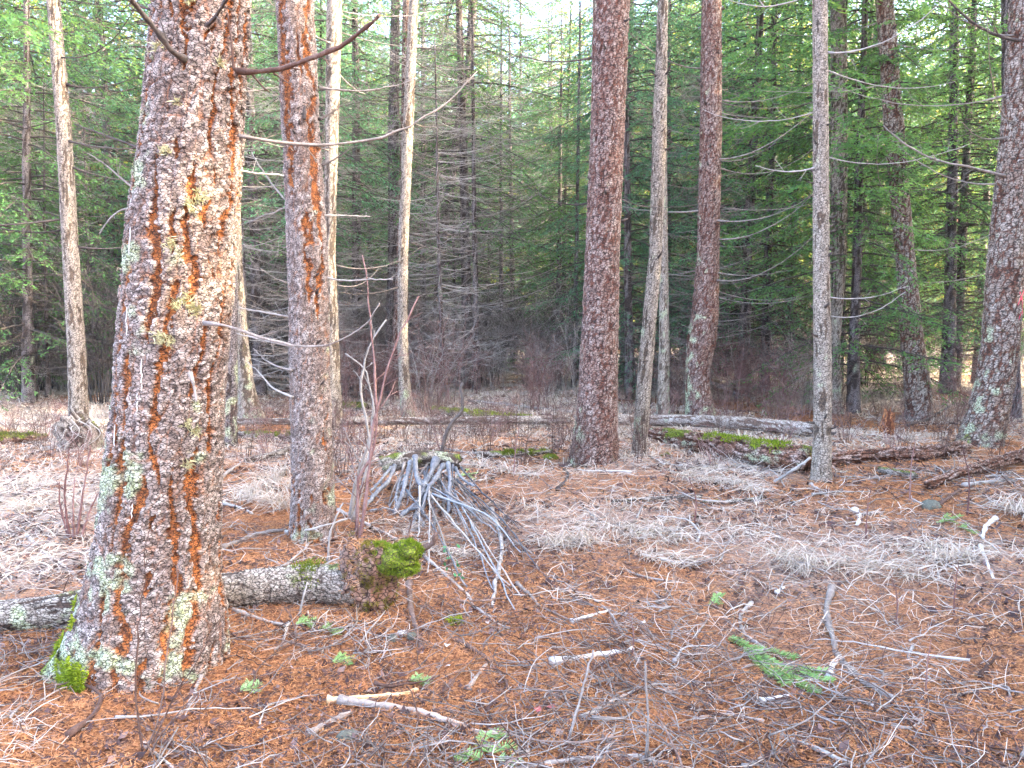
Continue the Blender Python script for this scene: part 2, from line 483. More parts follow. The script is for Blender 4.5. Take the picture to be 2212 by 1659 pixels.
# ------------------------------------------------------------------ bark tubes (trunks and logs)
BP = dict(gw=.17, step=.35, pw=.045, ph=.16, fw=.085, fh=.75, flx=.022, flz=.011, depth=.020, flake=.006, long=.15, gap=.7, lichen=-1.0, lz=.4, lb=0.0,
          lside=None, lsa=0.0, moss=-2.0, mz=.25, mb=0.0, mup=0.0, lobes=0.0, lobe_z=.3)
def bark_tube(path, radii, na, ds, seed=0, ref=None, cap=True, jag=0.0, **kw):
    """a tube whose surface is real bark relief; returns a Bag. path (K,3), radii (K,), ds = ring spacing (or ring positions 0..1)"""
    p = dict(BP); p.update(kw)
    path = np.asarray(path, float)
    seg = np.linalg.norm(np.diff(path, axis=0), axis=1)
    cum = np.concatenate([[0], np.cumsum(seg)])
    if np.isscalar(ds):
        s = np.linspace(0, cum[-1], max(4, int(cum[-1] / ds)))
    else:
        s = np.asarray(ds)
    C = np.stack([np.interp(s, cum, path[:, k]) for k in range(3)], 1)
    R = np.interp(s, cum, radii)
    # round the polyline a little
    for _ in range(2):
        C[1:-1] = .25 * C[:-2] + .5 * C[1:-1] + .25 * C[2:]
        R[1:-1] = .25 * R[:-2] + .5 * R[1:-1] + .25 * R[2:]
    T = norm(np.gradient(C, axis=0))
    if ref is None:
        ref = np.array([0, 1.0, 0]) if abs(T[len(T) // 2][1]) < .7 else np.array([0, 0, 1.0])
    U = norm(np.cross(T, ref)); W = np.cross(T, U)
    a = np.arange(na) * 2 * PI / na
    rad = np.cos(a)[None, :, None] * U[:, None, :] + np.sin(a)[None, :, None] * W[:, None, :]
    nz = len(s)
    r2 = np.repeat(R[:, None], na, 1)
    if p['lobes']:
        l = 0
        r_ = np.random.default_rng(seed + 5)
        for k in (3, 4, 5, 7):
            l = l + r_.uniform(.4, 1) * np.cos(k * a + r_.uniform(0, 6.28))
        r2 = r2 * (1 + p['lobes'] * l[None, :] * np.exp(-(s / p['lobe_z']))[:, None])
    rm = max(.02, float(np.median(R[:max(3, int(len(R) * .6))])))
    q = np.stack([np.cos(a)[None, :] * r2, np.sin(a)[None, :] * r2, np.repeat(s[:, None], na, 1)], -1).reshape(-1, 3) + seed * 7.31
    w = q + .28 * p['pw'] * np.stack([vn(q / (p['pw'] * 1.7), seed + k) for k in range(3)], 1)
    f1, f2, pid = voro(w / np.array([p['pw'], p['pw'], p['ph']]), seed)
    gap = 1 - ss(p['gw'] * .12, p['gw'], f2 - f1)
    th = np.tile(a, nz); zz_ = np.repeat(s, na)
    wob = p['fw'] * (.55 * vn(np.stack([zz_ / .22, np.cos(th) * 1.2, np.sin(th) * 1.2], 1) + seed, seed + 31) + .22 * vn(np.stack([zz_ / .06, np.cos(th) * 4, np.sin(th) * 4], 1) + seed, seed + 32))
    tw = th + wob / rm + zz_ * .05
    nf = max(4, int(2 * PI * rm / p['fw']))
    ph = tw * nf / (2 * PI) + 10
    cell = np.floor(ph); fr_ = ph - cell
    hc = _hash((cell % nf).astype(np.int64), np.zeros(len(cell), np.int64), np.zeros(len(cell), np.int64), seed + 41)
    dist = np.abs(fr_ - .5 + .3 * (hc - .5)) * p['fw']
    msk = vn(np.stack([zz_ / p['fh'] * 1.6, hc * 37, cell * 0], 1), seed + 43) + .5 * vn(np.stack([zz_ / .12, hc * 17, cell * 0], 1), seed + 44) + p['long']
    wid = p['fw'] * .24 * ss(-.25, .45, msk) * (1 + .5 * vn(q / .022, seed + 45))
    e1, e2, fid = voro(w / np.array([p['flx'], p['flx'], p['flz']]), seed + 55)
    lon = ss(1.2, .6, dist / np.maximum(wid, 1e-4) + .9 * (fid - .5)) * ss(.0005, .004, wid)
    fur = np.maximum(p['gap'] * gap, lon)
    deep = np.maximum(.45 * p['gap'] * gap, lon)
    disp = -deep * p['depth'] + (pid - .5) * p['depth'] * p['step'] * (1 - lon) + (fid - .3) * p['flake'] * (1 - .6 * lon) + .35 * p['flake'] * vn(q / .009, seed + 3)
    radf = rad.reshape(-1, 3)
    r3 = (r2.reshape(-1) + disp)
    V = np.repeat(C, na, 0) + radf * r3[:, None]
    if jag:
        j = np.abs(vn(np.stack([np.cos(a) * 3, np.sin(a) * 3, a * 0], 1), seed + 2)) + .4 * np.abs(vn(np.stack([np.cos(a) * 9, np.sin(a) * 9, a * 0], 1), seed + 4))
        V = V.reshape(nz, na, 3)
        k = max(2, nz // 14)
        for i in range(k):
            wgt = (1 - i / k)
            V[i] += T[0] * (-jag * j * wgt)[:, None]
            V[nz - 1 - i] += T[-1] * (jag * np.roll(j, 5) * wgt)[:, None]
        V = V.reshape(-1, 3)
    zz = np.repeat(s, na)
    side = radf @ np.asarray(p['lside']) if p['lside'] is not None else 0
    ln = fbm(q / .12, seed + 60, 4)
    lich = ss(0.05, .45, ln + p['lichen'] + p['lb'] * np.exp(-zz / p['lz']) + p['lsa'] * side - .25 * fur)
    mo = ss(.0, .35, fbm(q / .16, seed + 80, 4) + p['moss'] + p['mb'] * np.exp(-zz / p['mz']) + p['mup'] * radf[:, 2] + (p.get('mside', 0) * side if p['lside'] is not None else 0))
    V = V + radf * (mo * .008)[:, None]
    idx = np.arange(nz * na).reshape(nz, na)
    A, B = idx[:-1], idx[1:]
    F = np.stack([A, np.roll(A, -1, 1), np.roll(B, -1, 1), B], -1).reshape(-1, 4)
    b = Bag()
    b.add(V, [F], furrow=fur, flake=fid, lichen=lich, moss=mo)
    if cap:
        e0, e1_ = V[idx[0]], V[idx[-1]]
        c = np.stack([e0.mean(0), e1_.mean(0)])
        b.add(c, [], furrow=1.0, flake=.5)
        nn = nz * na
        b.F.setdefault(3, []).append(np.stack([np.roll(idx[0], -1), idx[0], np.full(na, nn)], -1))
        b.F.setdefault(3, []).append(np.stack([idx[-1], np.roll(idx[-1], -1), np.full(na, nn + 1)], -1))
    return b

class TreeInfo: pass
def main_tree(rows, mat, label, name='conifer_tree', na=72, fine_to=None, dz=.02, crown_z=None, H=17.0, dist=None, seed=1, group=None, topr=.06, crown=None, **kw):
    """a tree from its outline: rows = (v, left u, right u), base first"""
    if na < 200: na, dz = int(na * .85), dz * 1.2
    v0, l0, r0 = rows[0]
    g = gp((l0 + r0) / 2, v0)
    r_base = (rows[min(2, len(rows) - 1)][2] - rows[min(2, len(rows) - 1)][1]) / 2 * g[1] / FPX
    D = (g[1] + .8 * r_base) if dist is None else dist
    pts, rad = [], []
    for (v, l, r) in rows:
        a, b = at(l, v, D), at(r, v, D)
        pts.append((a + b) / 2); rad.append((b[0] - a[0]) / 2)
    pts = np.array(pts); rad = np.array(rad)
    base = np.array([pts[0][0], D, h1(pts[0][0], D)])
    low = pts[0].copy(); low[2] = min(base[2], pts[0][2]) - .12
    pts = np.vstack([low, pts]); rad = np.concatenate([[rad[0] * 1.06], rad])
    k = min(3, len(pts) - 1)
    slope = (pts[-1] - pts[-1 - k]) / max(pts[-1][2] - pts[-1 - k][2], .2)
    slope = np.clip(slope, -.12, .12)
    ztop = pts[-1][2]
    for f in (.33, .66, 1.0):
        z = ztop + (H - ztop) * f
        q = pts[k if False else -1].copy() if False else None
        pts = np.vstack([pts, [pts[-1][0] + slope[0] * (z - pts[-1][2]) * .6, D, z]])
        rad = np.concatenate([rad, [rad[len(rows)] * (1 - f) + topr * f]])
    L = np.concatenate([[0], np.cumsum(np.linalg.norm(np.diff(pts, axis=0), axis=1))])
    zvis = (at(0, 0, D)[2] + .35) if fine_to is None else fine_to
    svis = zvis - pts[0][2]
    s = np.concatenate([np.arange(0, svis, dz), np.arange(svis + .1, L[-1], .35), [L[-1]]])
    bag = bark_tube(pts, rad, na, s, seed=seed, ref=np.array([0, 1.0, 0]), **kw)
    t = TreeInfo()
    t.base, t.D, t.pts, t.rad, t.r = base, D, pts, rad, r_base
    t.root = empty(name, base, label, 'tree', group)
    t.trunk = child('trunk', bag.mesh('trunk', mat, origin=base), t.root)
    t.crown = crown
    if crown:
        c = link('crown', crown, parent=t.root)
        c.location = (pts[-1][0] - base[0], 0, (H * .42 if crown_z is None else crown_z) - base[2])
        c.rotation_euler = (0, 0, seed * 1.7)
        if crown_z is None: c.scale = (.38, .38, .5); c.location[2] = H * .62 - base[2]
    return t

def trunk_at(t, z):
    return np.array([np.interp(z, t.pts[:, 2], t.pts[:, 0]), t.D, z]), float(np.interp(z, t.pts[:, 2], t.rad))

def twiggy(path, r0, r1, seed, n_side=6, side_len=.25, sides=6, tone=.5, droop=.0):
    """one branch with side twigs, as a Bag"""
    r_ = np.random.default_rng(seed)
    K = len(path)
    L = np.linalg.norm(np.diff(path, axis=0), axis=1).sum()
    R = np.linspace(r0, r1, K) * (1 + .16 * r_.standard_normal(K)); R[0] *= 1.5; R[1] *= 1.15
    path = path + r_.standard_normal((K, 3)) * .006 * min(1, L) * np.linspace(0, 1, K)[:, None]
    b = Bag()
    V, F = tubes(path[None], R[None], sides)
    b.add(V, F, tone=tone)
    if n_side:
        i = r_.integers(int(K * .2), K - 1, n_side)
        T = norm(np.gradient(path, axis=0))[i]
        rnd = norm(np.cross(T, r_.standard_normal((n_side, 3))))
        ln = side_len * r_.uniform(.35, 1.1, n_side) * (1.1 - .6 * i / K)
        d = norm(T * .75 + rnd * .8 + np.array([0, 0, -droop]))
        tt = np.linspace(0, 1, 5)
        bend = norm(r_.standard_normal((n_side, 3))) * .25
        P = path[i][:, None, :] + ln[:, None, None] * (tt[None, :, None] * d[:, None, :] + (tt ** 2)[None, :, None] * bend[:, None, :])
        RR_ = np.maximum(R[i] * .45, .0015)[:, None] * np.linspace(1, .45, 5)[None, :]
        V, F = tubes(P, RR_, 3)
        b.add(V, F, tone=tone)
        m = n_side
        P2 = P[:, 2][:, None, :] + (ln * .5)[:, None, None] * tt[None, :3, None] * 2 * norm(d + rnd[::-1] * .9)[:, None, :] * .6
        V, F = tubes(P2, RR_[:, :3] * .7, 3)
        b.add(V, F, tone=tone)
    return b

def branch_uv(t, uv, px0, px1, mat='twig_grey', dy=(0, 0), seed=1, n_side=5, side_len=.2, name='branch', front=0.0):
    n = len(uv)
    P = np.array([at(u, v, t.D - front + dy[0] + (dy[1] - dy[0]) * i / (n - 1)) for i, (u, v) in enumerate(uv)])
    path = smooth_path(P, 18)
    k = t.D / FPX / 2
    b = twiggy(path, px0 * k, px1 * k, seed, n_side, side_len, sides=7)
    return child(name, b.mesh('branch', M[mat], origin=t.base), t.root)

def dead_branches(t, n, z0, z1, L0, L1, seed, mat='twig_grey', r=.008, az=None, sag=-.30, up=.55, n_side=5):
    r_ = np.random.default_rng(seed)
    for k in range(n):
        z = r_.uniform(z0, z1)
        c, rr = trunk_at(t, z)
        a = r_.uniform(0, 2 * PI) if az is None else r_.choice(az) + r_.normal(0, .35)
        L = r_.uniform(L0, L1)
        s = np.linspace(0, 1, 14)
        d = np.array([math.cos(a), math.sin(a), 0])
        sg, u_ = sag * r_.uniform(.3, 1.3), up * r_.uniform(.3, 1.2)
        side = np.array([-d[1], d[0], 0]) * r_.normal(0, .15)
        path = c + d * rr * .8 + L * (s[:, None] * d + (s ** 2)[:, None] * side + np.array([0, 0, 1.0]) * (sg * s + u_ * s ** 2)[:, None])
        b = twiggy(path, r * r_.uniform(.7, 1.4), .0025, seed * 100 + k, n_side, .16 * L + .08, sides=5, tone=r_.uniform(.2, .8))
        child('branch', b.mesh('branch', M[mat], origin=t.base), t.root)

def stubs(t, n, z0, z1, seed, L=.06, r=.009, mat='twig_dark'):
    r_ = np.random.default_rng(seed)
    P, R = [], []
    for k in range(n):
        z = r_.uniform(z0, z1); c, rr = trunk_at(t, z)
        a = r_.uniform(-PI, 0) if r_.random() < .8 else r_.uniform(0, PI)
        d = norm(np.array([math.cos(a), math.sin(a), r_.uniform(-.1, .7)]))
        p0 = c + np.array([math.cos(a), math.sin(a), 0]) * rr * .85
        l = L * r_.uniform(.6, 2.0)
        P.append([p0, p0 + d * l * .5, p0 + d * l + np.array([0, 0, .01])]); q = r * r_.uniform(.6, 1.3); R.append([q * 1.5, q, q * .55])
    V, F = tubes(np.array(P), np.array(R), 5)
    o = child('branch_stubs', Bag().add(V, F, tone=.4).mesh('branch_stubs', M[mat], origin=t.base), t.root)
    o['kind'] = 'stuff'

def tuft(center, normal, radius, n, length, seed, width=.004, bag=None, up=.0):
    """crinkled little blades growing from a patch: moss or lichen"""
    r_ = np.random.default_rng(seed)
    N_ = norm(np.asarray(normal, float))
    ref = np.array([0, 0, 1.0]) if abs(N_[2]) < .8 else np.array([1.0, 0, 0])
    U = norm(np.cross(N_, ref)); W = np.cross(N_, U)
    a = r_.uniform(0, 2 * PI, n); rr = radius * np.sqrt(r_.random(n)) * (1 + .35 * np.sin(3 * a + seed))
    p = np.asarray(center) + (np.cos(a) * rr)[:, None] * U + (np.sin(a) * rr)[:, None] * W
    d = norm(N_ + r_.standard_normal((n, 3)) * .75 + np.array([0, 0, up]))
    ln = length * r_.uniform(.4, 1.2, n)
    tt = np.array([0, .5, 1.0])
    P = p[:, None, :] + ln[:, None, None] * (tt[None, :, None] * d[:, None, :] + (tt ** 2)[None, :, None] * .5 * r_.standard_normal((n, 3))[:, None, :])
    side = norm(np.cross(d, r_.standard_normal((n, 3))))
    V, F = ribbons(P, np.repeat(np.array([[1, .9, .3]]) * width, n, 0) * r_.uniform(.6, 1.5, n)[:, None], side)
    b = bag or Bag()
    b.add(V, F, tone=np.repeat(r_.random(n), 6))
    return b

# ------------------------------------------------------------------ conifer prototypes (meshes shared by every copy)
def conifer_meshes(key, seed, H, z_live, n_live, n_dead, Rc, leaf_len, leaf_w, spacing, twig_sp, mat_leaf, mat_trunk, dead_z=(.6, None), trunk_r=None, min_r=.004, mat_dead='twig_dark', dead_len=(.9, 2.2)):
    r_ = np.random.default_rng(seed)
    tr = trunk_r or H * .0065 + .02
    zs = np.linspace(-.2, H, 14)
    pth = np.stack([np.cumsum(r_.normal(0, .012 * H / 14, 14)), np.cumsum(r_.normal(0, .012 * H / 14, 14)), zs], 1)
    rad = tr * np.clip(1 - zs / H, 0, 1) ** .85 + .008
    rad[0] *= 1.35; rad[1] *= 1.15
    trunk = bark_tube(pth, rad, 12, np.concatenate([np.arange(0, min(H, 7), .12), np.arange(min(H, 7), H, .5)]), seed=seed, depth=tr * .12, flake=tr * .05, pw=tr * .5, ph=tr * 1.6, lichen=-.55, lb=.4).mesh(key + '_trunk', mat_trunk)
    def ax(z): return np.array([np.interp(z, zs, pth[:, 0]), np.interp(z, zs, pth[:, 1]), z])
    live, wood = Bag(), Bag()
    ga = 0
    for k in range(n_live):
        f = (k + r_.random()) / n_live
        z = z_live + (H - .25 - z_live) * f ** .9
        L = Rc * (1 - f ** 2.4) ** .9 * r_.uniform(.6, 1.2) + .25
        ga += 2.4 + r_.normal(0, .5)
        d = np.array([math.cos(ga), math.sin(ga), 0]); sd = np.array([-d[1], d[0], 0])
        s = np.linspace(0, 1, 8)
        a_, b_, c_ = r_.uniform(-.1, .25), r_.uniform(.35, .75), r_.uniform(.1, .35)
        path = ax(z) + L * (s[:, None] * d + (s ** 2)[:, None] * sd * r_.normal(0, .12) + np.array([0, 0, 1.0]) * (a_ * s - b_ * s ** 2 + c_ * s ** 3)[:, None])
        R = np.linspace(max(.006, .008 * L), .003, 8)
        V, F = tubes(path[None], R[None], 4, cap=False); wood.add(V, F, tone=.4)
        nt = max(4, int(L / twig_sp))
        st = np.linspace(.18, 1, nt) + r_.normal(0, .02, nt); st = np.clip(st, .1, 1)
        p0 = np.stack([np.interp(st, s, path[:, j]) for j in range(3)], 1)
        T = norm(np.stack([np.interp(st, s, np.gradient(path[:, j])) for j in range(3)], 1))
        sg = np.where(np.arange(nt) % 2 == 0, 1, -1.0)
        tl = (.10 + .38 * L * (1 - st) ** .8 * np.clip(st * 2.2, .35, 1)) * r_.uniform(.6, 1.2, nt)
        td = norm(T * .75 + sd * sg[:, None] * .75 + np.array([0, 0, -.22]) + r_.normal(0, .14, (nt, 3)))
        tt = np.linspace(0, 1, 3)
        TP = p0[:, None, :] + tl[:, None, None] * (tt[None, :, None] * td[:, None, :] + (tt ** 2)[None, :, None] * np.array([0, 0, -.22]))
        V, F = tubes(TP, np.repeat(np.array([[.004, .003, .002]]), nt, 0), 3, cap=False); wood.add(V, F, tone=.4)
        m = np.maximum(2, (tl / spacing).astype(int))
        ti = np.repeat(np.arange(nt), m)
        fr = r_.random(len(ti)) * .95 + .08
        lp = p0[ti] + tl[ti][:, None] * (fr[:, None] * td[ti] + (fr ** 2)[:, None] * np.array([0, 0, -.22]))
        pr = norm(np.cross(td[ti], np.array([0, 0, 1.0])))
        sgn = np.where(r_.random(len(ti)) < .5, 1, -1.0)
        ld = norm(td[ti] * .7 + pr * sgn[:, None] * .65 + r_.normal(0, .28, (len(ti), 3)) + np.array([0, 0, -.06]))
        ll = leaf_len * r_.uniform(.6, 1.25, len(ti))
        wv = norm(np.cross(ld, np.array([0, 0, 1.0]) + r_.normal(0, .5, (len(ti), 3)))) * leaf_w * .5
        tip = lp + ld * ll[:, None]
        mid = lp + ld * (ll * .45)[:, None]
        V = np.stack([lp, mid + wv, tip, mid - wv], 1).reshape(-1, 3)
        I = np.arange(len(ti) * 4).reshape(-1, 4)
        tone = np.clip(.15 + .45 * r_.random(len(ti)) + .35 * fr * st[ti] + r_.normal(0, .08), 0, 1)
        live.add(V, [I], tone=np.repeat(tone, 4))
    dead = Bag()
    z_hi = dead_z[1] if dead_z[1] else z_live + .8
    for k in range(n_dead):
        z = r_.uniform(dead_z[0], z_hi)
        L = r_.uniform(*dead_len)
        ga = r_.uniform(0, 2 * PI)
        d = np.array([math.cos(ga), math.sin(ga), 0]); sd = np.array([-d[1], d[0], 0])
        s = np.linspace(0, 1, 8)
        a_, b_ = r_.uniform(-.45, .05), r_.uniform(.1, .5)
        path = ax(z) + L * (s[:, None] * d + (s ** 2)[:, None] * sd * r_.normal(0, .2) + np.array([0, 0, 1.0]) * (a_ * s + b_ * s ** 2)[:, None])
        tn = r_.uniform(.1, .9)
        V, F = tubes(path[None], np.linspace(min_r * 2.2, min_r * .7, 8)[None], 4, cap=False); dead.add(V, F, tone=tn)
        nt = int(L * 9)
        st = r_.uniform(.2, 1, nt)
        p0 = np.stack([np.interp(st, s, path[:, j]) for j in range(3)], 1)
        T = norm(np.stack([np.interp(st, s, np.gradient(path[:, j])) for j in range(3)], 1))
        sg = np.where(r_.random(nt) < .5, 1, -1.0)
        td = norm(T * .6 + sd * sg[:, None] * .7 + np.array([0, 0, -.25]) + r_.normal(0, .35, (nt, 3)))
        tl = r_.uniform(.12, .55, nt)
        tt = np.linspace(0, 1, 4)
        TP = p0[:, None, :] + tl[:, None, None] * (tt[None, :, None] * td[:, None, :] + (tt ** 2)[None, :, None] * r_.normal(0, .25, (nt, 3))[:, None, :])
        V, F = tubes(TP, np.repeat(np.array([[1, .9, .8, .6]]) * min_r * .7, nt, 0), 3, cap=False); dead.add(V, F, tone=tn)
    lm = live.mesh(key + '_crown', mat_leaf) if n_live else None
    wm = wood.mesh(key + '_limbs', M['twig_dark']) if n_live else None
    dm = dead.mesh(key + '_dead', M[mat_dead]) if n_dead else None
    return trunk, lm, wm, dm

PROTO = {}
def proto(key, *a, **k):
    PROTO[key] = conifer_meshes(key, *a, **k)
G, T_, Y = M['needles'], M['needles_teal'], M['needles_sunlit']
#      key      seed  H  zlive nl nd  Rc  leaf  w   spacing twig
proto('fir_a', 101, 13, .8, 190, 20, 2.1, .085, .026, .036, .075, G, M['greyfir'])
proto('fir_b', 102, 15, 1.4, 190, 45, 2.3, .085, .026, .040, .08, T_, M['greyfir'])
proto('spruce_a', 103, 16, 3.2, 150, 150, 2.2, .085, .026, .045, .085, G, M['greyfir'], dead_len=(1.0, 2.6), dead_z=(.6, 6.5))
proto('spruce_b', 104, 17, 4.0, 130, 130, 2.2, .085, .026, .045, .085, T_, M['greyfir'], mat_dead='twig_grey', dead_len=(1.0, 2.4), dead_z=(.6, 7.5))
proto('far_fir', 105, 17, 1.2, 120, 20, 3.3, .17, .065, .075, .13, T_, M['greyfir'], min_r=.008)
proto('far_spruce', 106, 19, 3.0, 120, 45, 3.3, .17, .065, .08, .13, G, M['redfir'], min_r=.009, mat_dead='twig_grey')
proto('far_sunlit', 107, 18, 1.8, 120, 15, 3.3, .17, .065, .075, .13, Y, M['palefir'], min_r=.008, mat_dead='twig_grey')
proto('snag', 108, 11, 3, 0, 170, 1, .1, .1, 1, 1, G, M['greyfir'], dead_z=(.5, 10), mat_dead='twig_pale', trunk_r=.07)
proto('dark_snag', 109, 10, 3, 0, 220, 1, .1, .1, 1, 1, G, M['greyfir'], dead_z=(.4, 9), mat_dead='twig_grey', trunk_r=.07, dead_len=(.8, 2.6))
proto('sapling', 110, 1.7, .15, 40, 0, .75, .06, .012, .022, .05, T_, M['twig_brown'], trunk_r=.02)
CROWN = PROTO['far_spruce'][1]

ROOT = {}
def bg_tree(key, x, y, scale, rz, label, group, name='conifer_tree', tilt=(0, 0)):
    k2 = (key, name)
    loc = (x, y, h1(x, y))
    if k2 not in ROOT:
        r = empty(name, loc, label, 'tree', group, rz)
        r.scale = (scale,) * 3; r.rotation_euler = (tilt[0], tilt[1], rz)
        t, l, w, d = PROTO[key]
        child('trunk', t, r)
        if l: child('crown', l, r)
        if w: child('limbs', w, r)
        if d: child('dead_branches', d, r)
        ROOT[k2] = r
        return r
    r = copy_thing(ROOT[k2], loc, rz, scale, label, tilt)
    r['group'] = group
    return r
def bg_uv(key, u, y, scale, rz, label, group, **k):
    x = (u - CU) / FPX * y
    return bg_tree(key, x, y, scale, rz, label, group, **k)

HAZE = .0005
# ------------------------------------------------------------------ the trees one can tell apart
# the big larch in front
T1 = main_tree([(1478, 118, 470), (1420, 150, 486), (1364, 168, 486), (1310, 184, 480), (1253, 200, 471), (1106, 227, 470), (829, 258, 480), (553, 277, 503),
                (276, 315, 522), (0, 337, 537), (-260, 352, 545)], M['larch'],
               'big larch with thick flaking bark, orange furrows and a mossy flared foot, nearest the camera', name='larch_tree', na=240, dz=.0070, H=18, seed=3, fine_to=2.95,
               pw=.055, ph=.13, fw=.085, fh=1.1, flx=.026, flz=.015, depth=.019, flake=.008, long=.28, gap=.5, gw=.14,
               lichen=-.46, lb=1.6, lz=.42, lside=(-.9, -.3, 0), lsa=.34, moss=-1.25, mb=1.15, mz=.22, mside=.45, lobes=.035, lobe_z=.22, crown=CROWN)
branch_uv(T1, [(500, 152), (530, 154), (600, 150), (660, 130), (735, 98), (790, 60), (822, 30)], 13, 6, 'twig_brown', (-.02, -.55), 4, 6, .12)
branch_uv(T1, [(515, 293), (560, 300), (640, 311), (740, 311), (840, 290), (905, 262), (970, 215), (1032, 155)], 8, 3, 'twig_grey', (-.02, .25), 5, 7, .12)
branch_uv(T1, [(440, 698), (490, 704), (560, 728), (640, 748), (705, 746), (760, 722), (805, 685), (822, 655)], 6.5, 2.2, 'twig_grey', (-.24, -.35), 6, 9, .10)
branch_uv(T1, [(398, 128), (370, 108), (335, 62), (300, 20), (275, -15)], 13, 9, 'twig_dark', (-.23, -.5), 7, 3, .1)
branch_uv(T1, [(335, 24), (300, 12), (255, -12)], 7, 4, 'twig_dark', (-.1, -.1), 8, 2, .1)
branch_uv(T1, [(448, 55), (470, 30), (500, -20)], 8, 5, 'twig_dark', (-.23, -.4), 9, 2, .1)
branch_uv(T1, [(505, 150), (500, 90), (492, 30)], 6, 3, 'twig_brown', (-.16, -.22), 10, 2, .08)
branch_uv(T1, [(300, 320), (270, 308), (220, 290), (160, 268)], 6, 3, 'twig_dark', (.05, .1), 11, 6, .15)
branch_uv(T1, [(292, 450), (260, 455), (235, 475), (215, 505)], 5, 2.5, 'twig_grey', (.05, 0), 12, 2, .08)
branch_uv(T1, [(300, 410), (280, 400), (235, 362), (190, 330)], 5, 2, 'twig_grey', (.05, .1), 13, 3, .1)
branch_uv(T1, [(505, 195), (545, 197), (600, 188)], 4, 2, 'twig_grey', (0, .2), 14, 2, .08)
branch_uv(T1, [(505, 365), (560, 375), (613, 378)], 5, 3, 'twig_pale', (0, .3), 15, 3, .1)
branch_uv(T1, [(410, 805), (418, 830), (425, 868)], 9, 4, 'twig_grey', (-.245, -.28), 16, 0)
# tufts of pale lichen on its bark
lb = Bag()
r_ = np.random.default_rng(9)
for i, (u, v, n, rad) in enumerate([(468, 438, 130, .028), (448, 452, 60, .018), (440, 650, 150, .030), (455, 668, 120, .03), (425, 662, 60, .018), (395, 728, 130, .028), (415, 735, 70, .02),
                                    (418, 540, 90, .03), (405, 350, 70, .022), (440, 905, 60, .02), (452, 920, 90, .018), (382, 134, 60, .018), (398, 128, 40, .016),
                                    (450, 40, 90, .022), (500, 160, 50, .02), (430, 250, 40, .016), (455, 470, 40, .015), (440, 990, 60, .02)]):
    p = at(u, v, T1.D); c, rr = trunk_at(T1, p[2])
    x = np.clip((p[0] - c[0]) / rr, -.93, .93)
    nrm = np.array([x, -math.sqrt(1 - x * x), 0])
    pb = Bag(); tuft(c + nrm * rr * 1.0, nrm, rad * .95, n, .020, 300 + i, .0045, pb)
    child('lichen', pb.mesh('lichen', M['lichen'], origin=T1.base), T1.root)['kind'] = 'stuff'
for i, (u, v, rad, n, hgt_) in enumerate([(250, 1468, .055, 900, .013), (262, 1440, .05, 260, .010), (220, 1490, .06, 420, .010), (215, 1335, .03, 160, .010), (150, 1440, .06, 420, .010), (165, 1400, .05, 200, .009), (225, 1405, .025, 110, .010), (140, 1485, .06, 420, .011), (182, 1310, .03, 110, .010)]):
    p = at(u, v, T1.D); c, rr = trunk_at(T1, max(p[2], T1.base[2]))
    x = np.clip((p[0] - c[0]) / rr, -.93, .93)
    nrm = np.array([x, -math.sqrt(1 - x * x), .2])
    pb = Bag(); tuft(c + nrm * rr * 1.0, nrm, rad, n, hgt_, 340 + i, .005, pb, up=.3)
    child('moss_cushion', pb.mesh('moss_cushion', M['brightmoss'], origin=T1.base), T1.root)['kind'] = 'stuff'
# pale streaks of dried resin
pb = Bag()
for i, (u, v0, v1) in enumerate([(434, 630, 668), (322, 660, 730), (358, 770, 838), (350, 840, 880), (345, 1060, 1090), (430, 700, 730), (296, 905, 960), (325, 500, 560), (318, 440, 470)]):
    P = []
    for k in range(7):
        v = v0 + (v1 - v0) * k / 6
        p = at(u + r_.normal(0, 1.2), v, T1.D); c, rr = trunk_at(T1, p[2])
        x = (p[0] - c[0]) / rr
        P.append(c + np.array([x, -math.sqrt(max(.05, 1 - x * x)), 0]) * (rr + .001))
    V, F = tubes(np.array(P)[None], np.array([[.001, .0025, .002, .003, .002, .0022, .001]]), 5); pb.add(V, F, tone=.9)
child('resin_streaks', pb.mesh('resin_streaks', M['white'], origin=T1.base), T1.root)['kind'] = 'stuff'

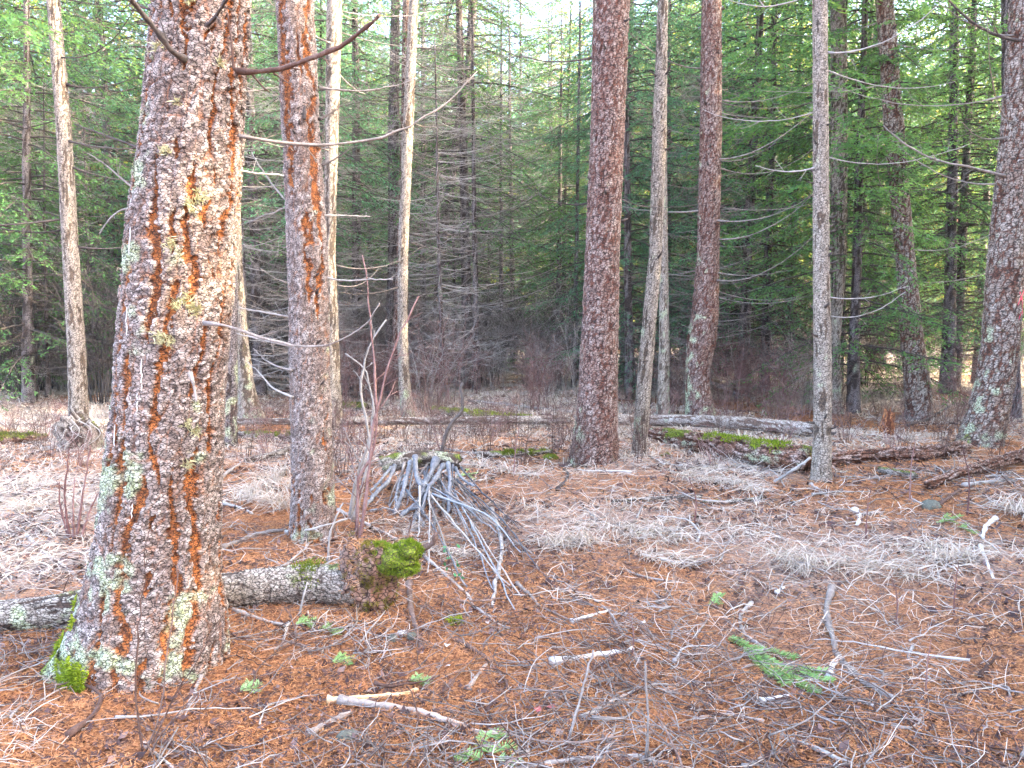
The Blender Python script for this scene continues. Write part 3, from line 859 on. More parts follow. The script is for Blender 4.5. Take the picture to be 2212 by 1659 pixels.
T2 = main_tree([(1168, 622, 735), (1130, 628, 728), (1060, 631, 722), (829, 628, 713), (553, 622, 706), (276, 609, 690), (0, 597, 677)], M['larch'],
               'reddish larch with long orange cracks, just right of the big larch', name='larch_tree', na=110, dz=.014, H=18, seed=8,
               pw=.05, ph=.12, fw=.10, fh=1.2, flx=.026, flz=.015, depth=.020, flake=.007, long=.15, gap=.5, gw=.14, lichen=-.9, lb=.8, lz=.7, lside=(.8, -.5, 0), lsa=.35,
               moss=-1.6, mb=.8, mz=.15, lobes=.05, lobe_z=.25, crown=CROWN)
for i, (uv, a, b, m) in enumerate([([(692, 595), (740, 606), (800, 604), (850, 603)], 4, 2, 'twig_pale'), ([(630, 684), (600, 680), (515, 664)], 5, 2.5, 'twig_pale'), ([(632, 748), (600, 742), (510, 720)], 5, 2.5, 'twig_pale'),
                            ([(632, 800), (600, 792), (570, 775), (548, 753)], 5, 2, 'twig_grey'), ([(632, 858), (590, 838), (560, 805), (535, 782)], 5, 2, 'twig_pale'),
                            ([(658, 258), (658, 190), (662, 90), (670, 20), (672, -20)], 6, 3, 'twig_dark'), ([(695, 358), (730, 340), (760, 318)], 5, 2, 'twig_dark'), ([(690, 190), (770, 196), (850, 186), (900, 168)], 5, 2, 'twig_grey'),
                            ([(690, 258), (715, 245), (735, 232)], 4, 2, 'twig_dark'), ([(650, 452), (620, 435), (590, 400), (570, 372), (545, 330)], 5, 2, 'twig_grey'), ([(640, 440), (600, 455), (515, 488)], 4, 2, 'twig_grey'),
                            ([(700, 465), (760, 466), (800, 468)], 4, 2, 'twig_pale')]):
    branch_uv(T2, uv, a, b, m, (-T2.r * (.9 if i in (5, 9, 10, 3, 4) else 0), -.1 + .05 * i), 30 + i, 4, .14)
stubs(T2, 12, .6, 3.2, 3, .04)

T3 = main_tree([(1006, 1226, 1338), (985, 1230, 1336), (958, 1236, 1335), (900, 1244, 1334), (829, 1250, 1334), (690, 1258, 1336), (553, 1264, 1338), (276, 1276, 1349), (0, 1282, 1360)], M['redfir'],
               'thick straight reddish fir with scaly bark in the middle of the clearing', name='fir_tree', na=110, dz=.018, H=20, seed=12, pw=.045, ph=.085, fw=.06, fh=.35, flx=.03, flz=.016,
               depth=.019, flake=.008, gw=.27, long=-.75, gap=.8, lichen=-.95, lb=1.0, lz=.7, lside=(-.9, -.2, 0), lsa=.45, moss=-1.5, mb=.6, mz=.1, lobes=.06, lobe_z=.2, crown=CROWN)
stubs(T3, 14, .7, 5, 4, .05, .012)
dead_branches(T3, 5, 2.6, 5.2, .5, 1.1, 41, 'twig_dark', .008, az=(0, PI))
T4 = main_tree([(984, 1364, 1398), (950, 1367, 1398), (829, 1376, 1407), (690, 1388, 1418), (553, 1402, 1429), (276, 1410, 1440), (0, 1421, 1443)], M['palefir'],
               'slender pale trunk leaning right, beside the thick reddish fir', name='fir_tree', na=56, dz=.02, H=15, seed=14, pw=.03, ph=.06, fw=.05, fh=.3, depth=.007, flake=.004, long=-.15, gap=.7,
               lichen=-.65, lb=.55, lz=1.2, lside=(-.9, 0, 0), lsa=.3, moss=-1.6, mb=.7, mz=.2, lobes=.05, lobe_z=.15, crown=CROWN)
stubs(T4, 14, .5, 5, 5)
T5 = main_tree([(905, 1416, 1448), (860, 1420, 1446), (737, 1424, 1446), (553, 1424, 1443), (276, 1424, 1440), (0, 1424, 1438)], M['palefir'],
               'thin lichen-covered trunk standing behind the slender pale leaning trunk', name='fir_tree', na=40, dz=.03, H=14, seed=15, pw=.03, ph=.07, depth=.006, flake=.004, long=-.1, lichen=-.35, lb=.5, lz=2, moss=-1.4, mb=.6)
T6 = main_tree([(916, 1480, 1560), (895, 1481, 1545), (829, 1480, 1531), (770, 1482, 1538), (737, 1484, 1546), (680, 1494, 1552), (553, 1506, 1553), (276, 1512, 1559), (0, 1516, 1558)], M['redfir'],
               'dark red-brown fir with a crooked foot crusted in pale green lichen', name='fir_tree', na=84, dz=.024, H=20, seed=16, pw=.05, ph=.10, fw=.08, fh=.4, flx=.03, flz=.018, depth=.016, flake=.008, gw=.27, long=-.8, gap=.8,
               lichen=-.95, lb=1.15, lz=1.1, lside=(-1, -.1, 0), lsa=.55, moss=-1.8, mb=.9, mz=.12, lobes=.06, crown=CROWN)
stubs(T6, 22, 1.0, 6.5, 6, .06, .014)
dead_branches(T6, 16, 1.9, 6.5, .9, 2.2, 42, 'twig_grey', .009, az=(0, 0, PI, -.8))
T7 = main_tree([(1042, 1750, 1797), (1020, 1753, 1795), (940, 1758, 1795), (829, 1759, 1796), (553, 1757, 1791), (276, 1757, 1789), (0, 1756, 1786)], M['palefir'],
               'pale straight young fir with black knots, standing before the mossy log end', name='fir_tree', na=66, dz=.02, H=15, seed=17, pw=.03, ph=.05, fw=.06, fh=.3, flx=.03, flz=.012, depth=.005, flake=.0045, long=-.3, gap=.55,
               lichen=-.75, lb=.55, lz=.7, moss=-1.7, mb=.7, mz=.15, lobes=.05, lobe_z=.15, crown=CROWN)
stubs(T7, 26, .5, 5, 7, .045, .010)
dead_branches(T7, 10, 1.3, 5.0, .5, 1.6, 43, 'twig_pale', .007, az=(0, .5, PI, -.7))
T8 = main_tree([(893, 1788, 1824), (860, 1792, 1818), (737, 1795, 1815), (553, 1797, 1828), (276, 1795, 1830), (0, 1795, 1828)], M['palefir'],
               'scaly brown trunk half hidden behind the pale straight young fir', name='fir_tree', na=56, dz=.03, H=16, seed=18, crown_z=2.4, pw=.05, ph=.08, depth=.012, flake=.008, gap=.8, lichen=-.7, lb=.9, lz=1.0, crown=PROTO['fir_a'][1])
stubs(T8, 8, 1, 6, 8)
T9 = main_tree([(910, 1953, 2018), (885, 1957, 2012), (829, 1955, 2008), (737, 1947, 1993), (640, 1942, 1983), (553, 1936, 1974), (276, 1911, 1951), (0, 1893, 1928)], M['scaly'],
               'scaly grey-brown larch leaning left, in front of the sunlit far ground', name='larch_tree', na=76, dz=.024, H=19, seed=19, pw=.06, ph=.12, fw=.10, fh=.5, flx=.035, flz=.02, depth=.017, flake=.009, gw=.27, long=-.6, gap=.8,
               lichen=-.85, lb=.7, lz=.4, lobes=.05, crown=CROWN)
stubs(T9, 14, 1, 7, 9, .06, .014)
dead_branches(T9, 12, 1.6, 6.5, 1.0, 2.4, 44, 'twig_grey', .009, az=(0, PI, PI, -.6))
T10 = main_tree([(968, 2066, 2166), (940, 2078, 2166), (900, 2092, 2172), (829, 2112, 2186), (737, 2126, 2198), (640, 2132, 2204), (553, 2138, 2210), (276, 2166, 2232), (0, 2186, 2246)], M['scaly'],
                'broad lichen-crusted larch with a pink painted mark, at the right edge', name='larch_tree', na=100, dz=.019, H=20, seed=21, pw=.06, ph=.11, fw=.10, fh=.5, flx=.035, flz=.02, depth=.022, flake=.011, gw=.27, long=-.6, gap=.8,
                lichen=-.72, lb=.95, lz=.9, lside=(-.9, -.2, 0), lsa=.28, moss=-1.35, mb=.95, mz=.25, mside=.5, lobes=.06, lobe_z=.25, crown=CROWN)
dead_branches(T10, 7, 1.9, 5.2, 1.0, 2.2, 45, 'twig_grey', .009, az=(PI, PI, -2.4))
branch_uv(T10, [(2170, 380), (2100, 362), (2020, 345), (1950, 308), (1910, 270)], 6, 2.5, 'twig_grey', (-.1, -.3), 61, 6, .2)
branch_uv(T10, [(2210, 90), (2150, 75), (2090, 40), (2050, 0)], 8, 4, 'twig_dark', (-.1, -.2), 62, 6, .3)
# the pink marks
mk = Bag()
def on_trunk(t, u, v, off):
    p = at(u, v, t.D); c, rr = trunk_at(t, p[2]); x = np.clip((p[0] - c[0]) / rr, -.97, .97)
    return c + np.array([x, -math.sqrt(1 - x * x), 0]) * (rr + off)
def paint(t, strokes, w, name='paint_mark'):
    for st in strokes:
        Pm = smooth_path([on_trunk(t, u, v, .004) for u, v in st], 10)
        V, F = ribbons(Pm[None], np.linspace(w, w * .7, 10)[None], np.array([[.15, .1, 1.0]])); mk.add(V, F)
paint(T10, [[(2176, 658), (2186, 640), (2196, 628)], [(2180, 630), (2188, 650), (2192, 672)], [(2178, 690), (2190, 668), (2200, 650)], [(2186, 668), (2196, 680), (2200, 692)]], .045)
child('paint_mark', mk.mesh('paint_mark', M['pinkpaint'], origin=T10.base), T10.root)
T11 = main_tree([(912, 868, 900), (880, 864, 892), (829, 861, 886), (737, 859, 881), (553, 859, 881), (276, 870, 893), (0, 884, 904)], M['palefir'],
                'slim lichen-coated trunk with a mossy base, left of the mossy fallen log', name='fir_tree', na=52, dz=.025, H=15, seed=22, pw=.03, ph=.06, depth=.006, flake=.005, long=-.2, gap=.7, lichen=-.55, lb=.8, lz=1.0, moss=-1.2, mb=1.3, mz=.25, lobes=.05, crown=CROWN)
dead_branches(T11, 22, 1.6, 7, .9, 2.3, 46, 'twig_dark', .008, n_side=9)
stubs(T11, 10, 1, 7, 11)
T12 = main_tree([(968, 476, 514), (900, 477, 512), (737, 480, 513), (553, 484, 512), (276, 488, 512), (0, 490, 512)], M['greyfir'],
                'grey lichen-flecked trunk just behind the right side of the big larch', name='fir_tree', na=56, dz=.022, H=15, seed=23, pw=.04, ph=.08, depth=.012, flake=.007, lichen=-.6, lb=.6, lz=1.0, lside=(.9, 0, 0), lsa=.3, crown=CROWN)
T13 = main_tree([(912, 512, 578), (880, 514, 560), (829, 514, 548), (737, 511, 536), (640, 508, 528), (553, 505, 522), (276, 498, 515), (0, 495, 510)], M['palefir'],
                'flared mossy-green trunk leaning left behind the big larch', name='fir_tree', na=60, dz=.025, H=14, seed=24, pw=.045, ph=.09, depth=.013, flake=.008, lichen=-.35, lb=.55, lz=2.0, moss=-1.0, mb=.5, mz=.6, crown=CROWN)
T14 = main_tree([(805, 558, 622), (760, 566, 624), (700, 574, 624), (553, 582, 622), (340, 588, 620), (0, 592, 618)], M['greyfir'],
                'dark thick trunk in the shade between the two nearest larches', name='spruce_tree', na=56, dz=.035, H=18, seed=25, pw=.06, ph=.12, depth=.022, flake=.012, lichen=-1.1, crown=CROWN)
dead_branches(T14, 30, 1.2, 8, .8, 2.4, 47, 'twig_dark', .010, n_side=10)
T15 = main_tree([(930, 700, 742), (829, 700, 736), (553, 700, 724), (276, 702, 731), (0, 706, 740)], M['palefir'],
                'pale bark trunk showing right behind the reddish larch', name='fir_tree', na=48, dz=.03, H=17, seed=26, pw=.04, ph=.08, depth=.010, flake=.006, lichen=-.9, crown=CROWN)
dead_branches(T15, 14, 2, 7, .8, 2.0, 48, 'twig_grey', .008)
T16 = main_tree([(958, 148, 200), (905, 150, 190), (848, 150, 187), (737, 147, 182), (553, 137, 169), (276, 123, 153), (0, 102, 128)], M['palefir'],
                'pale slender trunk on the left, rising behind a mossy stump', name='fir_tree', na=60, dz=.022, H=16, seed=27, pw=.035, ph=.07, fw=.06, fh=.4, depth=.008, flake=.006, long=-.05, lichen=-1.0, lb=.6, lz=.5, crown=PROTO['spruce_a'][1], crown_z=1.9)
dead_branches(T16, 14, 2.2, 6.5, .9, 2.4, 49, 'twig_dark', .009, az=(0, .3, PI, -.5), n_side=9)
T17 = main_tree([(850, 826, 850), (737, 832, 853), (553, 838, 857), (276, 838, 862), (0, 845, 864)], M['greyfir'],
                'dark trunk immediately left of the slim lichen-coated trunk', name='spruce_tree', na=44, dz=.035, H=17, seed=28, pw=.05, ph=.09, depth=.013, flake=.009, lichen=-.9, crown=CROWN)
dead_branches(T17, 30, 1.4, 8.5, .9, 2.5, 50, 'twig_dark', .010, n_side=10)
T18 = main_tree([(858, 836, 862), (737, 846, 868), (553, 856, 876), (276, 866, 882), (0, 870, 886)], M['redfir'],
                'red-brown trunk squeezed between the dark trunk and the slim lichen-coated one', name='spruce_tree', na=44, dz=.04, H=17, seed=29, depth=.012, flake=.009, lichen=-1.0)
T19 = main_tree([(832, 922, 946), (760, 928, 946), (690, 934, 952), (600, 940, 958), (480, 952, 970), (250, 985, 1003), (130, 1006, 1022), (0, 1012, 1030)], M['greyfir'],
                'dark crooked spruce trunk leaning right in the middle distance', name='spruce_tree', na=44, dz=.04, H=16, seed=30, pw=.05, ph=.09, depth=.014, flake=.009, lichen=-.9, lb=.6, lz=.8)
dead_branches(T19, 44, 1.2, 8.5, 1.0, 2.8, 51, 'twig_dark', .011, n_side=11)
T20 = main_tree([(755, 972, 992), (650, 975, 993), (400, 978, 996), (0, 985, 1000)], M['greyfir'],
                'mauve-grey trunk far back behind the crooked spruce', name='spruce_tree', na=36, dz=.06, H=20, seed=31, depth=.012, flake=.010, lichen=-1.2)
T21 = main_tree([(775, 1074, 1094), (737, 1083, 1096), (640, 1112, 1126), (553, 1138, 1150), (430, 1164, 1174), (330, 1180, 1187)], M['greyfir'],
                'thin dead tree leaning far to the right behind the red thicket', name='dead_tree', na=30, dz=.05, H=5.6, seed=32, depth=.008, flake=.006, lichen=-.8, topr=.03)
dead_branches(T21, 12, 1.2, 5, .5, 1.4, 52, 'twig_grey', .007)
T22 = main_tree([(797, 1866, 1914), (760, 1871, 1911), (640, 1876, 1911), (553, 1878, 1910), (276, 1880, 1908), (0, 1882, 1906)], M['greyfir'],
                'thick far trunk with a dull pink mark, right of the pale young fir', na=44, dz=.06, H=20, seed=33, depth=.018, flake=.012, lichen=-1.2)
mk = Bag(); paint(T22, [[(1888, 688), (1898, 680), (1908, 676)]], .06)
child('paint_mark', mk.mesh('paint_mark', M['pinkpaint'], origin=T22.base), T22.root)
T23 = main_tree([(795, 1688, 1704), (600, 1690, 1706), (276, 1690, 1708), (0, 1692, 1706)], M['greyfir'],
                'thin dim trunk between the red-brown fir and the pale young fir', na=32, dz=.07, H=18, seed=34, depth=.010, flake=.008, lichen=-1.2)
T24 = main_tree([(790, 2028, 2090), (760, 2038, 2078), (700, 2044, 2072), (560, 2048, 2072), (400, 2050, 2070), (0, 2052, 2070)], M['redfir'],
                'dark trunk with a flared root foot, on the sunlit far ground at right', na=40, dz=.06, H=19, seed=35, depth=.02, flake=.012, lichen=-1.2)
T25 = main_tree([(905, 2178, 2206), (700, 2172, 2198), (276, 2166, 2190), (0, 2164, 2188)], M['greyfir'],
                'grey trunk peeping out behind the broad larch at the right edge', na=36, dz=.05, H=18, seed=36, depth=.010, flake=.008, lichen=-1.0, crown=PROTO['spruce_a'][1], crown_z=2.2)
T26 = main_tree([(800, 14, 44), (553, 18, 46), (300, 34, 54), (0, 48, 62)], M['palefir'],
                'blurred blue-grey trunk with a sunlit streak at the far left', na=36, dz=.08, H=18, seed=37, depth=.012, flake=.010, lichen=-1.2)
T27 = main_tree([(815, 218, 230), (553, 210, 220), (276, 206, 215), (0, 203, 210)], M['palefir'],
                'very thin pale trunk between the left slender trunk and the big larch', na=24, dz=.08, H=14, seed=38, depth=.005, flake=.004, lichen=-1.0, topr=.02)
T28 = main_tree([(838, 1232, 1246), (700, 1238, 1248), (500, 1242, 1250), (276, 1246, 1253)], M['greyfir'],
                'thin lichened stem close against the left of the thick reddish fir', na=24, dz=.06, H=9, seed=39, depth=.005, flake=.004, lichen=-.4, topr=.02)
# little patches of bright yellow lichen high on the young firs
for t, u, v in ():
    p = at(u, v, t.D); c, rr = trunk_at(t, p[2]); x = np.clip((p[0] - c[0]) / rr, -.9, .9); nrm = np.array([x, -math.sqrt(1 - x * x), 0])
    child('yellow_lichen', tuft(c + nrm * rr, nrm, .05, 110, .04, 77 + u, .007).mesh('yellow_lichen', M['wolf'], origin=t.base), t.root)

# ------------------------------------------------------------------ the conifers of the background
def lean(): return (rng.normal(0, .02), rng.normal(0, .02))
GRP = {'fir_a': 'green firs of the background', 'fir_b': 'blue-green firs of the background', 'spruce_a': 'dark-limbed spruces of the background', 'spruce_b': 'grey-limbed spruces of the background', 'far_fir': 'far blue-green conifers', 'far_spruce': 'far green conifers', 'far_sunlit': 'far conifers with sunlight painted into their needles', 'snag': 'pale dead trees of the background', 'dark_snag': 'grey dead trees of the background'}
NAMES = {'fir_a': 'fir_tree', 'fir_b': 'fir_tree', 'spruce_a': 'spruce_tree', 'spruce_b': 'spruce_tree', 'snag': 'dead_tree', 'dark_snag': 'dead_tree'}
GR = 'conifers standing in the background'
for (key, u, y, sc, label) in [
    ('fir_a', 60, 15.0, .95, 'bright green fir with low boughs, left of the pale slender trunk'),
    ('fir_b', 250, 19.0, 1.0, 'green fir filling the gap between the left slender trunk and the big larch'),
    ('fir_a', -60, 19.0, 1.1, 'tall green fir cut by the left edge of the view'),
    ('spruce_a', 560, 17.0, 1.0, 'dark spruce with dead lower twigs, between the two nearest larches'),
    ('spruce_b', 770, 19.0, 1.0, 'twiggy grey spruce just right of the reddish larch'),
    ('spruce_a', 1010, 17.5, 1.0, 'dark spruce with arching dead branches behind the slim lichen-coated trunk'),
    ('fir_b', 1110, 27.0, .9, 'blue-green fir in the middle of the far wall of trees'),
    ('fir_a', 1205, 23.0, .85, 'green fir left behind the thick reddish fir'),
    ('fir_b', 1440, 18.5, 1.0, 'drooping dark fir behind the slender pale leaning trunk'),
    ('fir_b', 1600, 17.0, 1.05, 'dense blue-green fir right of the red-brown fir'),
    ('fir_a', 1700, 19.5, 1.0, 'green fir with the thin dim trunk beside it, left of the pale young fir'),
    ('fir_a', 1850, 13.8, .9, 'near fir with low green boughs between the pale young fir and the leaning larch'),
    ('spruce_a', 2050, 15.5, .95, 'shaggy spruce with hanging dead twigs, left of the broad larch'),
    ('fir_a', 2110, 20.0, 1.0, 'sunlit yellow-green fir left of the broad larch'),
    ('fir_b', 2260, 17.0, 1.0, 'fir at the right edge behind the broad larch'),
]:
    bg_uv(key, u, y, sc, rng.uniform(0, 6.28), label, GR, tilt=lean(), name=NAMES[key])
LAB = {'fir_a': 'mid-green fir in the crowded wall of trees behind the clearing', 'fir_b': 'blue-green fir in the crowded wall of trees behind the clearing',
       'spruce_a': 'green-topped spruce with dark dead lower branches in the wall of trees', 'spruce_b': 'green-topped spruce with grey dead lower branches in the wall of trees',
       'far_fir': 'far blue-green conifer at the back of the forest', 'far_spruce': 'far green conifer with bare lower trunk at the back of the forest',
       'far_sunlit': 'far conifer with sunlight painted into its yellow-green needles at the back of the forest', 'snag': 'dead conifer with pale bare twigs in the wall of trees',
       'dark_snag': 'dead conifer bristling with fine grey twigs in the wall of trees'}
taken = []
def free(x, y, d):
    for (a, b) in taken:
        if (a - x) ** 2 + (b - y) ** 2 < d * d: return False
    taken.append((x, y)); return True
def fill(n, y0, y1, keys, dmin, umin=-160, umax=2370, sc=(.8, 1.2)):
    c = 0
    for _ in range(n * 30):
        if c >= n: break
        y = math.sqrt(rng.uniform(y0 * y0, y1 * y1)); u = rng.uniform(umin, umax)
        x = (u - CU) / FPX * y
        if 1095 < u < 1150 and y < 40: continue
        if x > 9 and 21 < y < 46 and x > .38 * y and rng.random() < .8: continue      # a glade lets the sun in from the right
        if not free(x, y, dmin): continue
        k = keys[rng.integers(len(keys))]
        bg_tree(k, x, y, rng.uniform(*sc), rng.uniform(0, 6.28), LAB[k], LAB[k].replace('conifer', 'conifers', 1) if False else GRP[k], tilt=lean(), name=NAMES.get(k, 'conifer_tree'))
        c += 1
fill(12, 14.5, 21, ['snag', 'dark_snag', 'dark_snag', 'spruce_b'], 1.3, umin=520, umax=1040, sc=(.6, 1.0))
fill(9, 15, 22, ['snag', 'dark_snag', 'fir_a'], 1.3, umin=-60, umax=280, sc=(.6, 1.0))
fill(9, 15, 22, ['dark_snag', 'fir_a', 'fir_b'], 1.3, umin=1350, umax=2150, sc=(.6, 1.0))
fill(7, 18, 24, ['spruce_a', 'fir_b'], 2.0, umin=-160, umax=640, sc=(.9, 1.3))
fill(8, 18, 24, ['fir_a', 'fir_b', 'spruce_a'], 2.0, umin=1330, umax=1760, sc=(.9, 1.3))
fill(13, 23, 33, ['snag', 'spruce_b', 'fir_a', 'fir_b', 'far_fir'], 2.2, umin=640, umax=1330, sc=(.9, 1.35))
fill(20, 23, 33, ['fir_a', 'far_sunlit', 'snag', 'spruce_a', 'far_fir'], 2.2, sc=(.9, 1.25))
for i, u in enumerate(range(560, 1290, 62)):
    y = 47 + 5 * (i % 3)
    k = ('far_fir', 'far_sunlit', 'far_fir')[i % 3]
    taken.append(((u - CU) / FPX * y, y))
    bg_uv(k, u + rng.normal(0, 12), y, rng.uniform(1.35, 1.65), rng.uniform(0, 6.28), LAB[k], GRP[k], tilt=lean())
# beyond a sunlit opening the forest closes again
fill(74, 46, 62, ['far_fir', 'far_spruce', 'far_sunlit', 'far_sunlit'], 2.0, sc=(1.05, 1.45))
fill(90, 62, 95, ['far_fir', 'far_sunlit', 'far_sunlit'], 2.6, sc=(1.2, 1.7))
fill(40, 95, 150, ['far_fir', 'far_sunlit', 'far_sunlit'], 4.0, sc=(1.5, 2.0))
# unseen conifers added right of the view, to keep the sun off the foreground
for i in range(92):
    for _ in range(40):
        x, y = rng.uniform(13, 34), rng.uniform(-20, 13)
        if abs(x) > .70 * max(y, 0) + 3.6 and free(x, y, 1.9): break
    else: continue
    k = ['far_spruce', 'far_fir', 'far_fir'][i % 3]
    bg_tree(k, x, y, rng.uniform(.85, 1.2), rng.uniform(0, 6.28), 'unseen conifer added beyond the right edge of the view to block the sun', 'sun-blocking conifers added beyond the right edge')

# ------------------------------------------------------------------ the air of the forest: pale haze
hz_m = bpy.data.materials.new('haze'); hz_m.use_nodes = True
hn = hz_m.node_tree; hn.nodes.remove(hn.nodes['Principled BSDF'])
pv = hn.nodes.new('ShaderNodeVolumePrincipled'); pv.inputs['Color'].default_value = (.86, .93, 1.0, 1); pv.inputs['Density'].default_value = HAZE
pv.inputs['Anisotropy'].default_value = .2
hn.links.new(pv.outputs[0], hn.nodes['Material Output'].inputs['Volume'])
hb = Bag().add([[-230, -230, -1.6], [230, -230, -1.6], [230, 230, -1.6], [-230, 230, -1.6], [-230, -230, 29], [230, -230, 29], [230, 230, 29], [-230, 230, 29]],
               [np.array([[3, 2, 1, 0], [4, 5, 6, 7], [0, 1, 5, 4], [1, 2, 6, 5], [2, 3, 7, 6], [3, 0, 4, 7]])])
tag(link('haze', hb.mesh('haze', hz_m, smooth=False)), 'pale haze in the forest air', None, None, 'stuff')

# ------------------------------------------------------------------ fallen logs, stumps
def log_uv(uv, px, mat, name, label, seed, cat='log', na=48, ds=.02, sink=.25, jag=.05, lift=None, **kw):
    """a log lying on the ground; uv = where its lower edge meets the ground, px = thickness in the photograph's pixels"""
    G0 = [gp(u, v) for u, v in uv]
    n = len(G0)
    rr = np.array([p_ * g[1] / FPX / 2 for p_, g in zip(np.linspace(px[0], px[1], n), G0)])
    P = np.array([g + np.array([0, r * .8, r * (1 - sink) + (lift[i] if lift else 0)]) for i, (g, r) in enumerate(zip(G0, rr))])
    path = smooth_path(P, 20); rad = np.interp(np.linspace(0, 1, 20), np.linspace(0, 1, n), rr)
    o0 = path[10] - np.array([0, 0, rad[10]])
    b = bark_tube(path, rad, na, ds, seed=seed, ref=np.array([0, 0, 1.0]), jag=jag, **kw)
    t = TreeInfo(); t.root = empty(name, o0, label, cat); t.base = o0; t.path = path; t.rad = rad
    t.body = child('log_body', b.mesh('log_body', M[mat], origin=o0), t.root)
    return t
def moss_on(t, f0, f1, n, seed, mat='moss', length=.02, width=.006, spread=.9, name='moss'):
    r_ = np.random.default_rng(seed)
    b = Bag()
    K = len(t.path)
    for i in range(n):
        f = r_.uniform(f0, f1) * (K - 1); k = min(int(f), K - 2); c = t.path[k] + (t.path[k + 1] - t.path[k]) * (f - k)
        T = norm(t.path[k + 1] - t.path[k]); U = norm(np.cross(T, [0, 0, 1.0])); W = np.cross(U, T)
        a = r_.normal(0, spread * .6)
        nm = math.cos(a) * W + math.sin(a) * U * (1 if U[1] < 0 else -1)
        tuft(c + nm * t.rad[k] * .99, nm, t.rad[k] * .7, 70, length * r_.uniform(.6, 1.2), seed * 50 + i, width, b, up=.3)
    child(name, b.mesh('moss', M[mat], origin=t.base), t.root)['kind'] = 'stuff'

LG1 = log_uv([(-70, 1374), (60, 1368), (190, 1352), (480, 1322), (620, 1308), (765, 1312)], (70, 88), 'logbark', 'fallen_log',
             'dark fallen log running behind the foot of the big larch, green-stained', 201, na=90, ds=.010, jag=.03, sink=.12, pw=.03, ph=.10, flx=.02, flz=.012, depth=.008, flake=.006, long=-.1,
             lichen=-.22, lb=0, moss=-1.0, mup=.6)
moss_on(LG1, .84, .87, 6, 21, spread=.8, length=.018)
LG2 = log_uv([(505, 928), (690, 930), (960, 931), (1235, 930)], (14, 19), 'polebark', 'fallen_pole', 'long thin bleached pole lying across the clearing behind the thick reddish fir', 202, na=20, ds=.05, jag=.02, sink=-1.5,
             pw=.04, ph=.2, depth=.003, flake=.003, lichen=-1.2)
LG2b = log_uv([(1330, 926), (1420, 929), (1560, 934), (1760, 952)], (24, 30), 'polebark', 'fallen_pole', 'thicker bleached fallen pole lying just above the thick mossy log', 203, na=28, ds=.04, jag=.03, sink=-.55,
              pw=.04, ph=.2, depth=.006, flake=.004, lichen=-.7, lb=0)
LG3 = log_uv([(938, 902), (1040, 912), (1185, 922)], (26, 18), 'logbark', 'mossy_log', 'bright moss-covered log left of the reddish fir, behind the pole', 204, na=36, ds=.03, sink=.1, moss=-.35, mup=.9, lichen=-1, depth=.02)
moss_on(LG3, .12, .98, 34, 22, length=.03, width=.012, spread=.8, mat='brightmoss')
LG4 = log_uv([(1035, 993), (1110, 990), (1185, 984)], (18, 12), 'logbark', 'mossy_log', 'short dark mossy-topped log lying left of the thick reddish fir', 205, na=30, ds=.025, sink=.1, moss=-.6, mup=.9, depth=.014, lichen=-1)
moss_on(LG4, .3, .95, 12, 23, length=.025, width=.010)
LG5 = log_uv([(1385, 952), (1470, 968), (1600, 996), (1752, 1026)], (30, 62), 'rot', 'mossy_log', 'thick log with yellow-green moss on top, near the pale young fir', 206, na=64, ds=.018, sink=.15, jag=.05,
             pw=.06, ph=.5, depth=.03, flake=.012, flz=.06, fw=.08, fh=2, long=.2, moss=-.62, mup=.75, lichen=-.30, lb=0)
moss_on(LG5, .50, .93, 46, 24, length=.022, width=.009, spread=.55, mat='brightmoss')
LG6 = log_uv([(1802, 1010), (1900, 1000), (1990, 998), (2085, 988)], (34, 40), 'rot', 'rotten_log', 'grey and red split rotten log lying before the broad larch', 207, na=52, ds=.02, sink=.3, jag=.10, pw=.03, ph=.8, fw=.05, fh=1.6, depth=.04, flake=.012, flz=.05, long=.35, lichen=-1.3)
LG7 = log_uv([(2012, 1062), (2100, 1036), (2235, 1002)], (20, 30), 'rot', 'rotten_log', 'brown rotten log with a dark hollow below it, at the right edge', 208, na=40, ds=.025, sink=-.5, jag=.08, pw=.03, ph=.6, depth=.02, long=.3, lichen=-1.4)
LG8 = log_uv([(1908, 1026), (1975, 1040)], (14, 16), 'logbark', 'mossy_log', 'stubby log with a yellow-green moss stripe, right of the pale young fir', 209, na=24, ds=.03, sink=-.2, moss=-.3, mup=.8, lichen=-1.3)
LG9 = log_uv([(-40, 966), (30, 962), (92, 958)], (30, 22), 'rot', 'mossy_log', 'rotten log with a moss-covered top at the left edge', 210, na=30, ds=.03, sink=.1, moss=-.75, mup=1.2, lichen=-1.4)
moss_on(LG9, .1, .8, 14, 25, length=.03, width=.012)
LG10 = log_uv([(520, 950), (635, 957)], (20, 18), 'logbark', 'mossy_log', 'low mossy log left of the reddish larch', 211, na=28, ds=.03, sink=.1, moss=-.6, mup=.9, lichen=-.9)
moss_on(LG10, .2, .95, 12, 26, length=.028, width=.011)
LG11 = log_uv([(712, 886), (790, 886)], (17, 14), 'logbark', 'mossy_log', 'small bright mossy log right of the reddish larch', 212, na=24, ds=.04, sink=.1, moss=-.3, mup=.9, lichen=-1)
moss_on(LG11, .1, .95, 14, 27, length=.03, width=.014)
LG12 = log_uv([(575, 846), (700, 856), (836, 852)], (16, 12), 'logbark', 'fallen_log', 'dark fallen log far back between the reddish larch and the dark trunk', 213, na=24, ds=.05, sink=0, lichen=-1.2)
LG13 = log_uv([(534, 1003), (580, 994), (640, 978)], (14, 18), 'logbark', 'fallen_log', 'short dark log lying behind the white grass tuft, left of the reddish larch', 214, na=28, ds=.025, sink=0, lichen=-.9)
